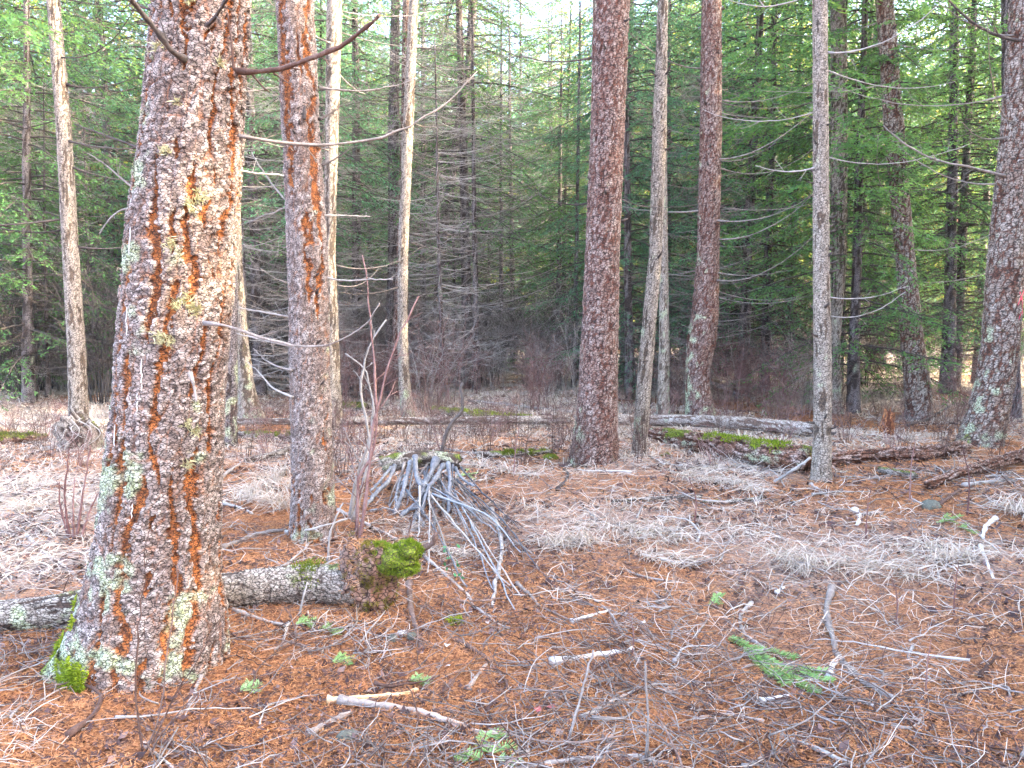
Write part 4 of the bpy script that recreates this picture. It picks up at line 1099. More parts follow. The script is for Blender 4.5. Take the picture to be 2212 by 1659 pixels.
LG14 = log_uv([(1334, 1088), (1400, 1086), (1508, 1082)], (10, 14), 'logbark', 'fallen_log', 'short grey weathered log in the grass right of the thick reddish fir', 215, na=28, ds=.02, sink=.1, depth=.01, lichen=-.5, lb=0)
LG15 = log_uv([(1530, 1088), (1580, 1090), (1640, 1082)], (9, 9), 'logbark', 'fallen_log', 'thin mossy grey log at the end of the short weathered log', 216, na=24, ds=.025, sink=.1, moss=-.7, mup=.5, lichen=-.6, lb=0)

def blob(center, size, seed, mat, name, label, cat, moss=-1.0, mup=.6, amp=.22, na=70, nz=46, parent=None, taper=0.0, furrow=0.2):
    th = np.linspace(.02, PI - .02, nz); ph = np.arange(na) * 2 * PI / na
    TH, PH = np.meshgrid(th, ph, indexing='ij')
    d = np.stack([np.sin(TH) * np.cos(PH), np.sin(TH) * np.sin(PH), np.cos(TH)], -1).reshape(-1, 3)
    w = np.sign(d) * np.abs(d) ** .95
    n1 = fbm(d * 1.6 + seed, seed, 3); n2 = fbm(d * 6 + seed, seed + 3, 3)
    sc = 1 + amp * n1 + amp * .35 * n2
    V = np.asarray(center) + w * np.asarray(size) * sc[:, None] * (1 - taper * d[:, 2:3])
    mo = ss(0, .4, fbm(d * 2.3 + seed * 2, seed + 7, 3) + moss + mup * d[:, 2])
    fur = np.clip(furrow + .6 * n2, 0, 1)
    idx = np.arange(nz * na).reshape(nz, na); A, B = idx[:-1], idx[1:]
    b = Bag().add(V, [np.stack([A, B, np.roll(B, -1, 1), np.roll(A, -1, 1)], -1).reshape(-1, 4), idx[0].reshape(1, -1)[:, ::-1] * 1, idx[-1].reshape(1, -1)], furrow=fur, flake=.5 + .5 * n2, lichen=0, moss=mo)
    return b, V, d
# mossy root stump at the end of the front log
g = gp(800, 1322)
SB = np.array([g[0], g[1] + .12, g[2]])
ST = empty('mossy_stump', SB, 'broken rotten stump with a green moss cap at the end of the front log', 'stump')
cen = at(797, 1250, SB[1]); rx = 52 * SB[1] / FPX; rz = (1335 - 1165) / 2 * SB[1] / FPX
b, V, d = blob(cen, (rx * .95, .14, rz), 31, 'orangerot', '', '', '', moss=-.75, mup=.1, amp=.42)
child('stump_body', b.mesh('stump_body', M['rot'], origin=SB), ST)
tb = Bag()
fr = np.where(d[:, 1] < .45)[0]
ob = Bag()
for i in range(420):
    k = fr[rng.integers(len(fr))]
    if d[k][0] < -.15 and rng.random() < .75:
        tuft(V[k], d[k], .03, 9, .026, 700 + i, .0022, ob)
    else:
        tuft(V[k], d[k], .022, 26, .014, 700 + i, .0036, tb)
child('needle_cover', ob.mesh('needle_cover', M['litter'], origin=SB), ST)['kind'] = 'stuff'
child('brown_moss', tb.mesh('brown_moss', M['oldmoss'], origin=SB), ST)['kind'] = 'stuff'
cc = at(856, 1203, SB[1] - .06); cs = (52 * SB[1] / FPX, .12, 31 * SB[1] / FPX)
cb, VV, DD = Bag(), [], []
for k_, (du, dv, fy, sx, sz) in enumerate([(0, 4, 0, .85, .9), (30, -14, -.03, .5, .62), (-34, -16, .03, .5, .5), (22, 22, -.04, .45, .5), (-12, 22, -.02, .5, .45)]):
    q_ = at(856 + du, 1203 + dv, SB[1] - .06 + fy)
    b, V, d = blob(q_, (cs[0] * sx, cs[1] * sx, cs[2] * sz), 33 + k_, 'logbark', '', '', '', moss=2, amp=.3, na=40, nz=26)
    cb.V += b.V
    for kk, f in b.F.items(): cb.F.setdefault(kk, []).extend([x + cb.n for x in f])
    for a_, v_ in b.A.items(): cb.A.setdefault(a_, []).extend(v_)
    cb.n += b.n
    VV.append(V); DD.append(d)
V, d = np.concatenate(VV), np.concatenate(DD)
child('moss_cap', cb.mesh('moss_cap', M['logbark'], origin=SB), ST)['kind'] = 'stuff'
tb, t2 = Bag(), Bag()
fr = np.where((d[:, 1] < .5) & (d[:, 2] > -.85))[0]
for i in range(420):
    k = fr[rng.integers(len(fr))]; tuft(V[k] - d[k] * .003, d[k], .016, 34, .012, 900 + i, .0032, tb if (d[k][2] > -.15 or i % 3) else t2, up=.2)
child('moss', tb.mesh('moss', M['brightmoss'], origin=SB), ST)['kind'] = 'stuff'
child('brown_moss', t2.mesh('brown_moss', M['oldmoss'], origin=SB), ST)['kind'] = 'stuff'
P = smooth_path([at(900, 1190, SB[1] - .05), at(918, 1183, SB[1] - .07), at(936, 1172, SB[1] - .09), at(942, 1150, SB[1] - .1)], 12)
child('root_stub', twiggy(P, .024, .010, 3, 3, .08, 8).mesh('root_stub', M['twig_brown'], origin=SB), ST)
P = smooth_path([at(880, 1165, SB[1]), at(886, 1140, SB[1] + .02), at(890, 1120, SB[1])], 10)
child('root_stub', twiggy(P, .008, .004, 3, 1, .05, 6).mesh('root_stub', M['twig_brown'], origin=SB), ST)

# orange stump, stump on the left, root plate
def stump(u, vb, vt, w, mat, label, seed, taper=.75, **kw):
    g = gp(u, vb); r = w / 2 * g[1] / FPX; top = at(u, vt, g[1] + r)
    pth = np.array([[g[0], g[1] + r, g[2] - .08], [g[0], g[1] + r, g[2] + .02], [g[0] + .01, g[1] + r, (g[2] + top[2]) / 2], [top[0], g[1] + r, top[2]]])
    bb = bark_tube(pth, np.array([r * 1.25, r * 1.1, r, r * taper]), 44, .015, seed=seed, ref=np.array([0, 1.0, 0]), jag=.10, **kw)
    o = empty('tree_stump', (g[0], g[1] + r, g[2]), label, 'stump')
    child('stump_body', bb.mesh('stump_body', mat, origin=(g[0], g[1] + r, g[2])), o)
    return o
stump(1920, 948, 898, 30, M['orangerot'], 'small orange broken stump standing left of the broad larch', 221, pw=.03, ph=.2, depth=.02, lichen=-1.4)
s_ = stump(152, 978, 918, 84, M['logbark'], 'low mossy stump at the foot of the pale slender trunk on the left', 222, taper=.9, moss=-.7, mup=.8, mb=.5, lichen=-.7, lb=.4, depth=.03)
root = TreeInfo(); root.base = np.array(s_.location)
for k in range(9):
    P = smooth_path([at(118 + k * 9, 915 + rng.normal(0, 6), s_.location[1] - .15), at(115 + k * 10 + rng.normal(0, 12), 935 + rng.normal(0, 10), s_.location[1] - .25), at(112 + k * 11 + rng.normal(0, 22), 965 + rng.normal(0, 14), s_.location[1] - .35)], 10)
    child('dead_root', twiggy(P, .006, .003, 40 + k, 4, .15, 5).mesh('dead_root', M['twig_pale'], origin=np.array(s_.location)), s_)

# collapsed log with grey ribs of dead branches
CB = gp(905, 1090); CB[1] += .3
CL = empty('collapsed_log', CB, 'silver-grey dead branches slanting down like ribs from a mossy crumbled log', 'dead log')
yt = CB[1] + .25
pth = smooth_path([at(835, 1004, yt), at(890, 992, yt), at(940, 990, yt), at(985, 1000, yt)], 14)
child('log_body', bark_tube(pth, np.full(14, .075), 40, .015, seed=231, ref=np.array([0, 0, 1.0]), jag=.05, moss=-.35, mup=.5, lichen=-.2, lb=0, depth=.012).mesh('log_body', M['logbark'], origin=CB), CL)
for i, (uv, w) in enumerate([([(853, 1006), (838, 1040), (815, 1062), (790, 1092)], 13), ([(887, 998), (876, 1040), (866, 1075), (852, 1110)], 15), ([(897, 985), (900, 1030), (912, 1060), (898, 1090), (868, 1112)], 16),
                             ([(942, 992), (930, 1025), (915, 1050), (905, 1100), (886, 1140)], 17), ([(957, 1005), (940, 1035), (922, 1062), (912, 1112)], 14), ([(968, 1000), (972, 1035), (970, 1070), (968, 1110)], 13),
                             ([(905, 1085), (900, 1110), (915, 1135), (880, 1150)], 12), ([(866, 1030), (858, 1060), (855, 1090)], 9), ([(984, 1012), (1000, 1035), (1025, 1050)], 8), ([(930, 1060), (936, 1100), (940, 1140)], 10),
                             ([(845, 1010), (820, 1040), (800, 1060)], 9), ([(800, 1105), (830, 1098), (860, 1105), (905, 1095)], 8)]):
    n = len(uv); P = []
    for k, (u, v) in enumerate(uv):
        gq = gp(u, v)
        y = yt - .10 + (CB[1] - .42 - yt) * k / (n - 1) - .05 * (i % 3)
        q = at(u, v, min(y, gq[1] - .02)); P.append(q)
    kf = .72 * w * CB[1] / FPX / 2
    child('branch', twiggy(smooth_path(P, 16), kf, kf * .8, 60 + i, 3, .12, 7).mesh('branch', M['twig_blue'], origin=CB), CL)

for i in range(16):
    u0 = rng.uniform(845, 985); sl = rng.uniform(-75, 20)
    P = [at(u0, 1003 + rng.uniform(-8, 14), yt - .05), at(u0 + sl * .5 + rng.normal(0, 6), 1055 + rng.normal(0, 8), yt - .3), at(u0 + sl, 1105 + rng.normal(0, 18), CB[1] - .42)]
    child('branch', twiggy(smooth_path(P, 14), .010, .006, 90 + i, 4, .14, 5, tone=rng.random()).mesh('branch', M['twig_blue' if i % 2 else 'twig_grey'], origin=CB), CL)

for i in range(22):
    u0, v0 = rng.uniform(860, 1000), rng.uniform(1040, 1110); u1, v1 = u0 + rng.uniform(-20, 190), v0 + rng.uniform(70, 230)
    P = [gp(u0, v0, .10 + .1 * rng.random()), gp((u0 + u1) / 2 + rng.normal(0, 15), (v0 + v1) / 2 + rng.normal(0, 12), .06 + .08 * rng.random()), gp(u1, v1, .02)]
    child('branch', twiggy(smooth_path(P, 14), .0085, .004, 190 + i, 6, .2, 5, tone=rng.random()).mesh('branch', M[['twig_blue', 'twig_grey', 'twig_pale'][i % 3]], origin=CB), CL)

# ------------------------------------------------------------------ sticks one can tell apart
def stick(uv, px, mat, label, seed, cat='stick', name='fallen_stick', n_side=2, side=.08, lift=0.0, up=None, taper=.6, group=None):
    """uv points on the ground, or (u, v, 'a', dy) = above the ground at the depth of the first point"""
    P, y0 = [], None
    for q in uv:
        if len(q) == 2:
            p = gp(*q); r = px * p[1] / FPX / 2; p = p + np.array([0, 0, r * .7 + lift])
            if y0 is None: y0 = p[1]
        else:
            p = at(q[0], q[1], y0 + q[3])
        P.append(p)
    px = px * (.72 if mat == 'white' else .86)
    k = px * P[0][1] / FPX / 2
    path = smooth_path(P, max(14, 5 * len(P)))
    for i in range(len(path)):      # never dips into the ground
        path[i][2] = max(path[i][2], h1(path[i][0], path[i][1]) + k * .45)
    b = twiggy(path, k, k * taper, seed, n_side, side, 8, tone=random.uniform(.35, .7))
    o = path[len(path) // 2] - np.array([0, 0, k])
    return tag(link(name, b.mesh(name, M[mat], origin=o), o), label, cat, group)

STK = [
 ([(478, 1388), (452, 1440), (428, 1480), (412, 1520), (384, 1556)], 13, 'twig_grey', 'grey knotty stick on the needles right of the big larch foot'),
 ([(447, 1296, ), (487, 1312), (549, 1336), (622, 1356)], 12, 'twig_pale', 'pale straight stick leaning out from the big larch under the front log'),
 ([(622, 1350), (612, 1390)], 9, 'twig_pale', 'short pale stub at the end of the stick below the front log'),
 ([(884, 1265), (888, 1320), (902, 1370), (914, 1408)], 15, 'twig_brown', 'dark red-brown stick standing from the mossy stump to the ground'),
 ([(735, 1518), (820, 1530), (920, 1548), (1010, 1580), (1098, 1602)], 20, 'split', 'long grey split piece of wood in the foreground'),
 ([(708, 1518), (790, 1512), (850, 1506), (905, 1496)], 17, 'fresh', 'freshly broken orange splinter above the long split wood'),
 ([(668, 1592), (712, 1566), (758, 1545)], 20, 'split', 'flat grey wood chip left of the long split wood'),
 ([(984, 1384), (1030, 1410), (1070, 1446), (1102, 1490)], 11, 'twig_brown', 'brown curved stick beside two little stones'),
 ([(1011, 1492), (1030, 1465), (1052, 1438)], 13, 'twig_grey', 'short grey stick under the brown curved stick'),
 ([(1190, 1436), (1270, 1424), (1366, 1410)], 21, 'white', 'thick whitish broken branch in the foreground middle'),
 ([(1234, 1346), (1275, 1334), (1318, 1322)], 12, 'white', 'small whitish stick behind the thick whitish branch'),
 ([(1117, 1264), (1140, 1285), (1166, 1312)], 11, 'twig_grey', 'short grey stick in the tangle of twigs right of the mossy stump'),
 ([(1061, 1106), (1078, 1150), (1083, 1195), (1072, 1256), (1064, 1312)], 12, 'twig_pale', 'pale wavy branch lying in the grass right of the mossy stump'),
 ([(1102, 1122), (1098, 1160), (1100, 1200)], 16, 'twig_brown', 'stubby brown branch beside the pale wavy branch'),
 ([(911, 1199), (960, 1242), (1004, 1283), (1034, 1323), (1101, 1362)], 9, 'twig_pale', 'long pale twig slanting down from the moss cap'),
 ([(1114, 1668), (1237, 1648), (1381, 1642), (1470, 1668)], 18, 'twig_grey', 'thick grey branch along the bottom edge of the view'),
 ([(1257, 1556), (1321, 1520), (1397, 1488), (1478, 1480)], 13, 'twig_pale', 'pale bent branch in the foreground right of middle'),
 ([(1797, 1275), (1786, 1323), (1798, 1383), (1821, 1436), (1875, 1482), (1937, 1524)], 17, 'twig_grey', 'long dark-and-pale curved branch right of the green fir bough'),
 ([(1624, 1306), (1600, 1333), (1608, 1369), (1655, 1408)], 11, 'twig_pale', 'pale hook-shaped stick above the green fir bough'),
 ([(1643, 1520), (1672, 1514), (1704, 1508)], 18, 'white', 'white wood chip below the green fir bough'),
 ([(1790, 1468), (1798, 1448), (1810, 1432)], 18, 'white', 'white stump of a branch against the long curved branch'),
 ([(1688, 1596), (1758, 1620), (1808, 1642), (1858, 1662)], 15, 'twig_pale', 'pale forked stick at the bottom edge below the fir bough'),
 ([(1606, 1662), (1660, 1638), (1717, 1620)], 14, 'twig_grey', 'grey stick at the bottom edge leaning on the pale forked stick'),
 ([(1808, 1600), (1845, 1632), (1890, 1665)], 10, 'twig_grey', 'grey stick at the bottom edge right of the pale forked stick'),
 ([(1925, 1572), (1975, 1572), (1992, 1540), (1975, 1514)], 8, 'twig_pale', 'thin pale twig curled like a hook at lower right'),
 ([(1972, 1398), (1962, 1425), (1985, 1450), (2010, 1470)], 8, 'twig_pale', 'thin pale bent twig above the hook-curled twig'),
 ([(2055, 1508), (2110, 1494), (2171, 1484), (2183, 1508)], 9, 'twig_grey', 'grey twig with a bent tip near the right edge'),
 ([(2150, 1125), (2130, 1142), (2121, 1169)], 14, 'white', 'white stub of branch in the grass at right'),
 ([(2118, 1185), (2130, 1215), (2146, 1252)], 13, 'white', 'white branch piece below the white stub at right'),
 ([(1846, 1108), (1857, 1120), (1852, 1138)], 14, 'white', 'small white curved wood piece in the needles right of the pale young fir'),
 ([(1678, 1284), (1694, 1272)], 12, 'white', 'tiny white chip in the pale grass band'),
 ([(60, 1162), (95, 1196), (140, 1228), (193, 1274)], 9, 'twig_pale', 'pale straight stick leaning to the big larch from the left'),
 ([(-5, 1178), (50, 1150), (100, 1130), (190, 1116)], 9, 'twig_dark', 'dark stick lying above the pale stick at left'),
 ([(80, 1275), (140, 1248), (202, 1233)], 9, 'twig_brown', 'brown stick just above the front log at left'),
 ([(-5, 1482), (50, 1450), (98, 1420)], 13, 'twig_brown', 'brown split stick left of the big larch foot'),
 ([(-5, 1560), (40, 1535), (70, 1505)], 8, 'twig_grey', 'grey stick at the left edge below the brown split stick'),
 ([(320, 1608), (380, 1625), (450, 1628)], 8, 'twig_grey', 'grey twig below the grey knotty stick'),
 ([(310, 1610), (360, 1650), (400, 1685)], 9, 'twig_pale', 'pale twig running off the bottom edge below the big larch'),
 ([(1675, 1044), (1712, 1016, 'a', -.25), (1752, 988, 'a', -.35)], 9, 'twig_pale', 'pale stick propped against the mossy log end by the pale young fir'),
 ([(1752, 1050), (1772, 1064), (1788, 1076)], 9, 'twig_pale', 'pale chip at the foot of the pale young fir'),
 ([(1816, 996), (1900, 980), (1985, 968)], 8, 'twig_pale', 'long pale stick lying on the grey rotten log'),
 ([(1960, 922), (2010, 905), (2050, 880)], 9, 'twig_dark', 'dark branch at the foot of the leaning grey-brown larch'),
 ([(2080, 1052), (2130, 1046), (2212, 1040)], 12, 'twig_pale', 'pale forked branch below the brown rotten log at right edge'),
 ([(2030, 1092), (2075, 1062)], 12, 'twig_brown', 'brown rotten stick slanting up to the brown rotten log'),
 ([(1205, 1060), (1228, 1030), (1212, 1012)], 9, 'twig_dark', 'dark bent twig at the foot of the thick reddish fir'),
 ([(760, 1014), (815, 998), (871, 984), (937, 964)], 10, 'twig_grey', 'grey straight branch lying behind the rib-like branches'),
 ([(930, 960), (975, 975), (1040, 985)], 8, 'twig_grey', 'grey branch right of the snag, behind the rib-like branches'),
 ([(997, 994), (1040, 968), (1082, 948)], 6, 'twig_pale', 'thin pale twig slanting in the grass left of the thick fir'),
 ([(1014, 868), (1120, 880), (1238, 892)], 8, 'twig_pale', 'long pale branch lying behind the bright mossy log'),
 ([(477, 1036), (505, 1014), (536, 996)], 10, 'twig_grey', 'grey stick pointing at the short dark log'),
 ([(482, 1090), (510, 1098), (545, 1112)], 10, 'twig_pale', 'pale stick left of the reddish larch'),
 ([(479, 1187), (520, 1172), (556, 1158), (618, 1148)], 13, 'twig_grey', 'lichen-grey branch between the big larch and the reddish larch'),
 ([(618, 1152), (682, 1141, 'a', -.3), (751, 1119, 'a', -.3)], 7, 'twig_pale', 'thin branch crossing in front of the reddish larch foot'),
 ([(730, 1104), (775, 1126), (858, 1168)], 9, 'twig_pale', 'pale straight stick pointing at the moss cap'),
 ([(549, 1246), (607, 1228), (677, 1172)], 8, 'twig_pale', 'pale stick lying before the reddish larch above the front log'),
 ([(671, 1256), (709, 1216, 'a', .05), (775, 1194, 'a', .1)], 7, 'twig_pale', 'pale twig bent over the front log near the stump'),
 ([(647, 1332), (655, 1290, 'a', -.02), (664, 1258, 'a', 0)], 7, 'twig_pale', 'pale twig leaning upright against the front log'),
 ([(709, 1214), (714, 1150, 'a', .0), (740, 1086, 'a', .05)], 7, 'twig_pale', 'pale upright twig right of the reddish larch foot'),
 ([(951, 1000), (960, 950, 'a', 0), (975, 915, 'a', 0), (999, 883, 'a', 0), (997, 828, 'a', 0)], 11, 'twig_dark', 'dark crooked snag branch sticking up from the rib-like dead log'),
 ([(1396, 1645), (1400, 1560, 'a', 0), (1394, 1430, 'a', .05)], 9, 'twig_grey', 'grey upright dead stalk in the foreground'),
 ([(1226, 1610), (1250, 1520, 'a', 0), (1282, 1404, 'a', 0)], 8, 'twig_grey', 'grey slanting dead stalk left of the upright stalk'),
 ([(1382, 1436), (1350, 1380), (1300, 1310), (1180, 1240)], 8, 'twig_grey', 'grey twig running up through the twig tangle'),
 ([(1500, 1380), (1530, 1330), (1470, 1340), (1440, 1400)], 7, 'twig_grey', 'grey looping twig in the middle foreground'),
 ([(1650, 1560), (1560, 1545), (1480, 1560)], 8, 'twig_pale', 'pale twig left of the white wood chip'),
 ([(1340, 1230), (1400, 1250), (1480, 1262)], 7, 'twig_grey', 'grey twig lying before the pale grass in the middle'),
 ([(560, 1530), (640, 1510), (700, 1500)], 7, 'twig_grey', 'grey twig left of the orange splinter'),
 ([(880, 1620), (930, 1570), (940, 1500)], 9, 'twig_grey', 'grey bent branch crossing the long split wood'),
 ([(780, 1640), (860, 1590), (900, 1580)], 8, 'twig_grey', 'grey twig below the long split wood'),
]
for i, (uv, px, mat, lab) in enumerate(STK):
    stick(uv, px, mat, lab, 500 + i, n_side=0 if mat in ('white', 'split', 'fresh') else 2 + i % 3)

# ------------------------------------------------------------------ saplings, sprigs, small plants
def stems(name, label, cat, mat, paths, px, seed, side=.15, n_side=5):
    b = Bag(); y0 = None
    for j, uv in enumerate(paths):
        g = gp(*uv[0]); y = g[1]
        P = [g + np.array([0, 0, -.02])] + [at(u, v, y + .04 * j * ((-1) ** j)) for u, v in uv[1:]]
        k = px * y / FPX / 2
        bb = twiggy(smooth_path(P, 20), k, k * .35, seed + j, n_side, side, 6, tone=random.uniform(.2, .8))
        b.V += bb.V
        for kk, f in bb.F.items(): b.F.setdefault(kk, []).extend([x + b.n for x in f])
        for a_, v_ in bb.A.items(): b.A.setdefault(a_, []).extend(v_)
        b.n += bb.n
        if y0 is None: y0 = g
    return tag(link(name, b.mesh(name, M[mat], origin=y0), y0), label, cat)
stems('bare_sapling', 'leafless brown twiggy sapling standing before the big larch foot', 'sapling', 'twig_brown',
      [[(310, 1625), (300, 1560), (292, 1480), (300, 1360), (312, 1250), (318, 1145)], [(312, 1620), (345, 1540), (362, 1400), (378, 1290), (386, 1205)], [(315, 1622), (380, 1500), (430, 1420), (480, 1330)], [(318, 1628), (360, 1570), (440, 1480)]], 5, 801, .16, 9)
stems('red_stem_shrub', 'tall thin red-stemmed shrub rising left of the rib-like branches', 'shrub', 'twig_red',
      [[(772, 1160), (775, 1024), (799, 1000), (813, 912), (803, 720), (786, 553)], [(776, 1165), (790, 1080), (800, 980), (812, 900), (850, 760), (905, 640)], [(770, 1150), (772, 1090), (786, 1040)]], 8, 811, .35, 8)
stems('pale_sapling', 'pale bare sapling beside the tall red-stemmed shrub', 'sapling', 'twig_pale',
      [[(755, 1120), (770, 1034), (797, 954), (806, 880), (790, 800), (745, 765)], [(762, 1125), (785, 1040), (800, 960), (780, 840), (800, 745), (836, 690)], [(757, 1122), (764, 1080), (790, 990)]], 9, 821, .3, 8)
stems('red_stem_shrub', 'low red and brown shrub stems in the grass left of the big larch', 'shrub', 'twig_red',
      [[(152, 1160), (140, 1080), (146, 1000), (150, 965)], [(165, 1160), (180, 1060), (196, 960)], [(172, 1165), (200, 1090), (240, 1020)], [(160, 1162), (158, 1100), (162, 1030)], [(148, 1158), (130, 1090), (128, 1040)]], 6, 831, .15, 5)
for i, (u, v, hh, lab) in enumerate([(1965, 1080, 130, 'thin red stem standing before the stubby mossy log'), (2090, 1110, 150, 'thin red stem before the brown rotten log at right'), (1870, 1170, 120, 'thin red stem in the needles right of the pale young fir'),
                                     (1365, 1420, 110, 'thin red stem in the foreground middle'), (2000, 1500, 120, 'thin red stem above the hook-curled twig'), (1500, 1130, 100, 'thin red stem in the grass before the short weathered log'),
                                     (1110, 1030, 110, 'thin red stem in the grass left of the thick reddish fir'), (440, 1240, 90, 'thin red stem against the right of the big larch'), (2060, 1330, 120, 'thin red stem near the right edge below the pale grass'),
                                     (1935, 1350, 110, 'thin red stem right of the long curved branch')]):
    stems('bare_shoot', lab, 'plant stem', 'twig_red', [[(u, v), (u + 3, v - hh * .5), (u + 12 * (-1) ** i, v - hh)]], 4, 840 + i, .08, 2)

def sprig(axes, label, seed, name='fir_sprig', cat='fir twig', nl=.026, w=.0026, mat='needles_teal', dens=700, lift=.02):
    """green fir twig lying on the floor: a list of ground polylines"""
    r_ = np.random.default_rng(seed)
    o = gp(*axes[0][len(axes[0]) // 2])
    root = empty(name, o, label, cat)
    sb, nb = Bag(), Bag()
    for ax in axes:
        P = smooth_path([gp(u, v, lift) for u, v in ax], 16)
        V, F = tubes(P[None], np.linspace(.004, .002, 16)[None], 5); sb.add(V, F, tone=.6)
        L = np.linalg.norm(np.diff(P, axis=0), axis=1).sum()
        n = int(L * dens) + 20
        f = np.sort(r_.uniform(.05, 1, n)); i = np.clip((f * 15).astype(int), 0, 14); fr = f * 15 - i
        p = P[i] * (1 - fr)[:, None] + P[i + 1] * fr[:, None]
        T = norm(P[i + 1] - P[i])
        side = norm(np.cross(T, np.array([0, 0, 1.0]))) * np.where(r_.random(n) < .5, 1, -1.0)[:, None]
        d = norm(T * .45 + side * r_.uniform(.5, 1, n)[:, None] + np.array([0, 0, 1.0]) * r_.uniform(-.1, .6, n)[:, None])
        ln = nl * r_.uniform(.7, 1.1, n)
        wv = norm(np.cross(d, np.array([0, 0, 1.0]) + r_.normal(0, .3, (n, 3)))) * w / 2
        V = np.stack([p - wv, p + wv, p + d * ln[:, None] + wv * .6, p + d * ln[:, None] - wv * .6], 1).reshape(-1, 3)
        nb.add(V, [np.arange(4 * n).reshape(-1, 4)], tone=np.repeat(np.clip(r_.normal(.72, .2, n), 0, 1), 4))
    child('stem', sb.mesh('stem', M['twig_brown'], origin=o), root)
    child('needles', nb.mesh('needles', M[mat], origin=o), root)
    return root
sprig([[(1560, 1380), (1610, 1402), (1670, 1440), (1750, 1472), (1796, 1482)], [(1620, 1408), (1660, 1416), (1720, 1430)], [(1640, 1425), (1660, 1450), (1700, 1490)], [(1680, 1450), (1720, 1480), (1760, 1506)], [(1610, 1402), (1640, 1440), (1672, 1470)],
       [(1700, 1455), (1740, 1458), (1780, 1462)]], 'large green fir bough fallen on the needles in the foreground right', 901, nl=.034, w=.0042, dens=1300, mat='needles_fresh')
sprig([[(1060, 1640), (1040, 1620), (1050, 1595)], [(1060, 1640), (1090, 1625), (1108, 1632)], [(1040, 1655), (1010, 1640), (995, 1655)], [(1070, 1650), (1100, 1655), (1120, 1665)], [(1050, 1600), (1080, 1598), (1084, 1608)]],
      'blue-green fir sprig at the bottom edge left of the thick grey branch', 902, nl=.03, w=.004, dens=900, mat='needles_fresh')
for i, (u, v, a, lab) in enumerate([(740, 1435, .3, 'small pale green fir sprig above the orange splinter'), (540, 1495, .6, 'tiny green fir sprig right of the grey knotty stick'), (712, 1368, -.2, 'green fir sprig on the needles under the front log'),
                                    (905, 1478, .1, 'blue-grey fir sprig beside the orange splinter end'), (1548, 1302, 1.0, 'tiny pale green sprig left of the hook-shaped stick'), (660, 1352, .4, 'faded fir sprig among twigs below the front log'),
                                    (1010, 1030, .3, 'small green fir sprig right of the rib-like branches'), (2050, 1128, .5, 'green fir sprig in the needles left of the white stub'), (2090, 1150, -.5, 'green fir sprig beside the white stub at right')]):
    s = 1 if i != 7 else 1.2
    dx, dy = 26 * s * math.cos(a), 16 * s * math.sin(a)
    sprig([[(u - dx, v + dy), (u, v), (u + dx, v - dy)], [(u, v), (u + dx * .6, v + 10)], [(u - dx * .5, v + dy * .5), (u, v - 12)]], lab, 910 + i, nl=.024, w=.003, mat='needles_fresh')
# leafy seedling beside the stump
g = gp(985, 1262); lf = Bag()
for k in range(16):
    p = at(955 + 40 * rng.random(), 1180 + 70 * rng.random(), g[1]); d = norm(rng.normal(0, 1, 3) + np.array([0, -.5, .3])); sd = norm(np.cross(d, rng.normal(0, 1, 3))) * .010
    lf.add(np.array([p, p + d * .016 + sd, p + d * .036, p + d * .016 - sd]), [np.array([[0, 1, 2, 3]])])
sd_ = empty('seedling', g, 'small leafy green seedling right of the mossy stump', 'plant')
child('leaves', lf.mesh('leaves', M['leafgreen'], origin=g), sd_)['kind'] = 'stuff'
child('stem', twiggy(smooth_path([g, at(975, 1230, g[1]), at(965, 1185, g[1])], 10), .004, .002, 5, 4, .06, 5).mesh('stem', M['twig_brown'], origin=g), sd_)
# moss pads and stones on the needles
def pad(u, v, r, mat, label, seed, n=350, ln=.018):
    g = gp(u, v); b, V, d = blob(g, (r, r * .7, r * .55), seed, 'logbark', '', '', '', moss=2, amp=.2, na=24, nz=16)
    o = empty('moss_pad', g, label, 'moss'); child('pad_body', b.mesh('pad_body', M['logbark'], origin=g), o)
    tb = Bag()
    for k in range(26):
        q = rng.integers(len(V)); tuft(V[q], d[q], r * .35, 22, ln, seed + k, .004, tb, up=.4)
    child('moss', tb.mesh('moss', M[mat], origin=g), o)
pad(985, 1345, .036, 'brightmoss', 'small green moss pad on the needles right of the mossy stump', 951)
pad(1440, 986, .05, 'moss', 'small moss pad right of the foot of the thick reddish fir', 952)
pad(1190, 992, .09, 'moss', 'moss mound against the left foot of the thick reddish fir', 953)
pad(880, 918, .10, 'moss', 'moss mound at the base of the slim lichen-coated trunk', 954)
def stone(u, v, r, mat, label, seed):
    g = gp(u, v); b, V, d = blob(g + np.array([0, 0, r * .3]), (r, r * .8, r * .7), seed, '', '', '', '', amp=.25, na=20, nz=14)
    tag(link('stone', b.mesh('stone', M[mat], origin=g), g), label, 'stone')
stone(848, 1384, .030, 'stone', 'round greenish stone on the needles below the mossy stump', 961)
stone(868, 1372, .026, 'white', 'white stone between two greenish stones', 962)
stone(890, 1378, .028, 'stone', 'greenish stone beside the dark red-brown stick', 963)
stone(2010, 1098, .07, 'stone', 'dark mossy stone in the needles before the stubby mossy log', 964)
stone(750, 1600, .04, 'stone', 'stone under the end of the flat grey wood chip', 965)
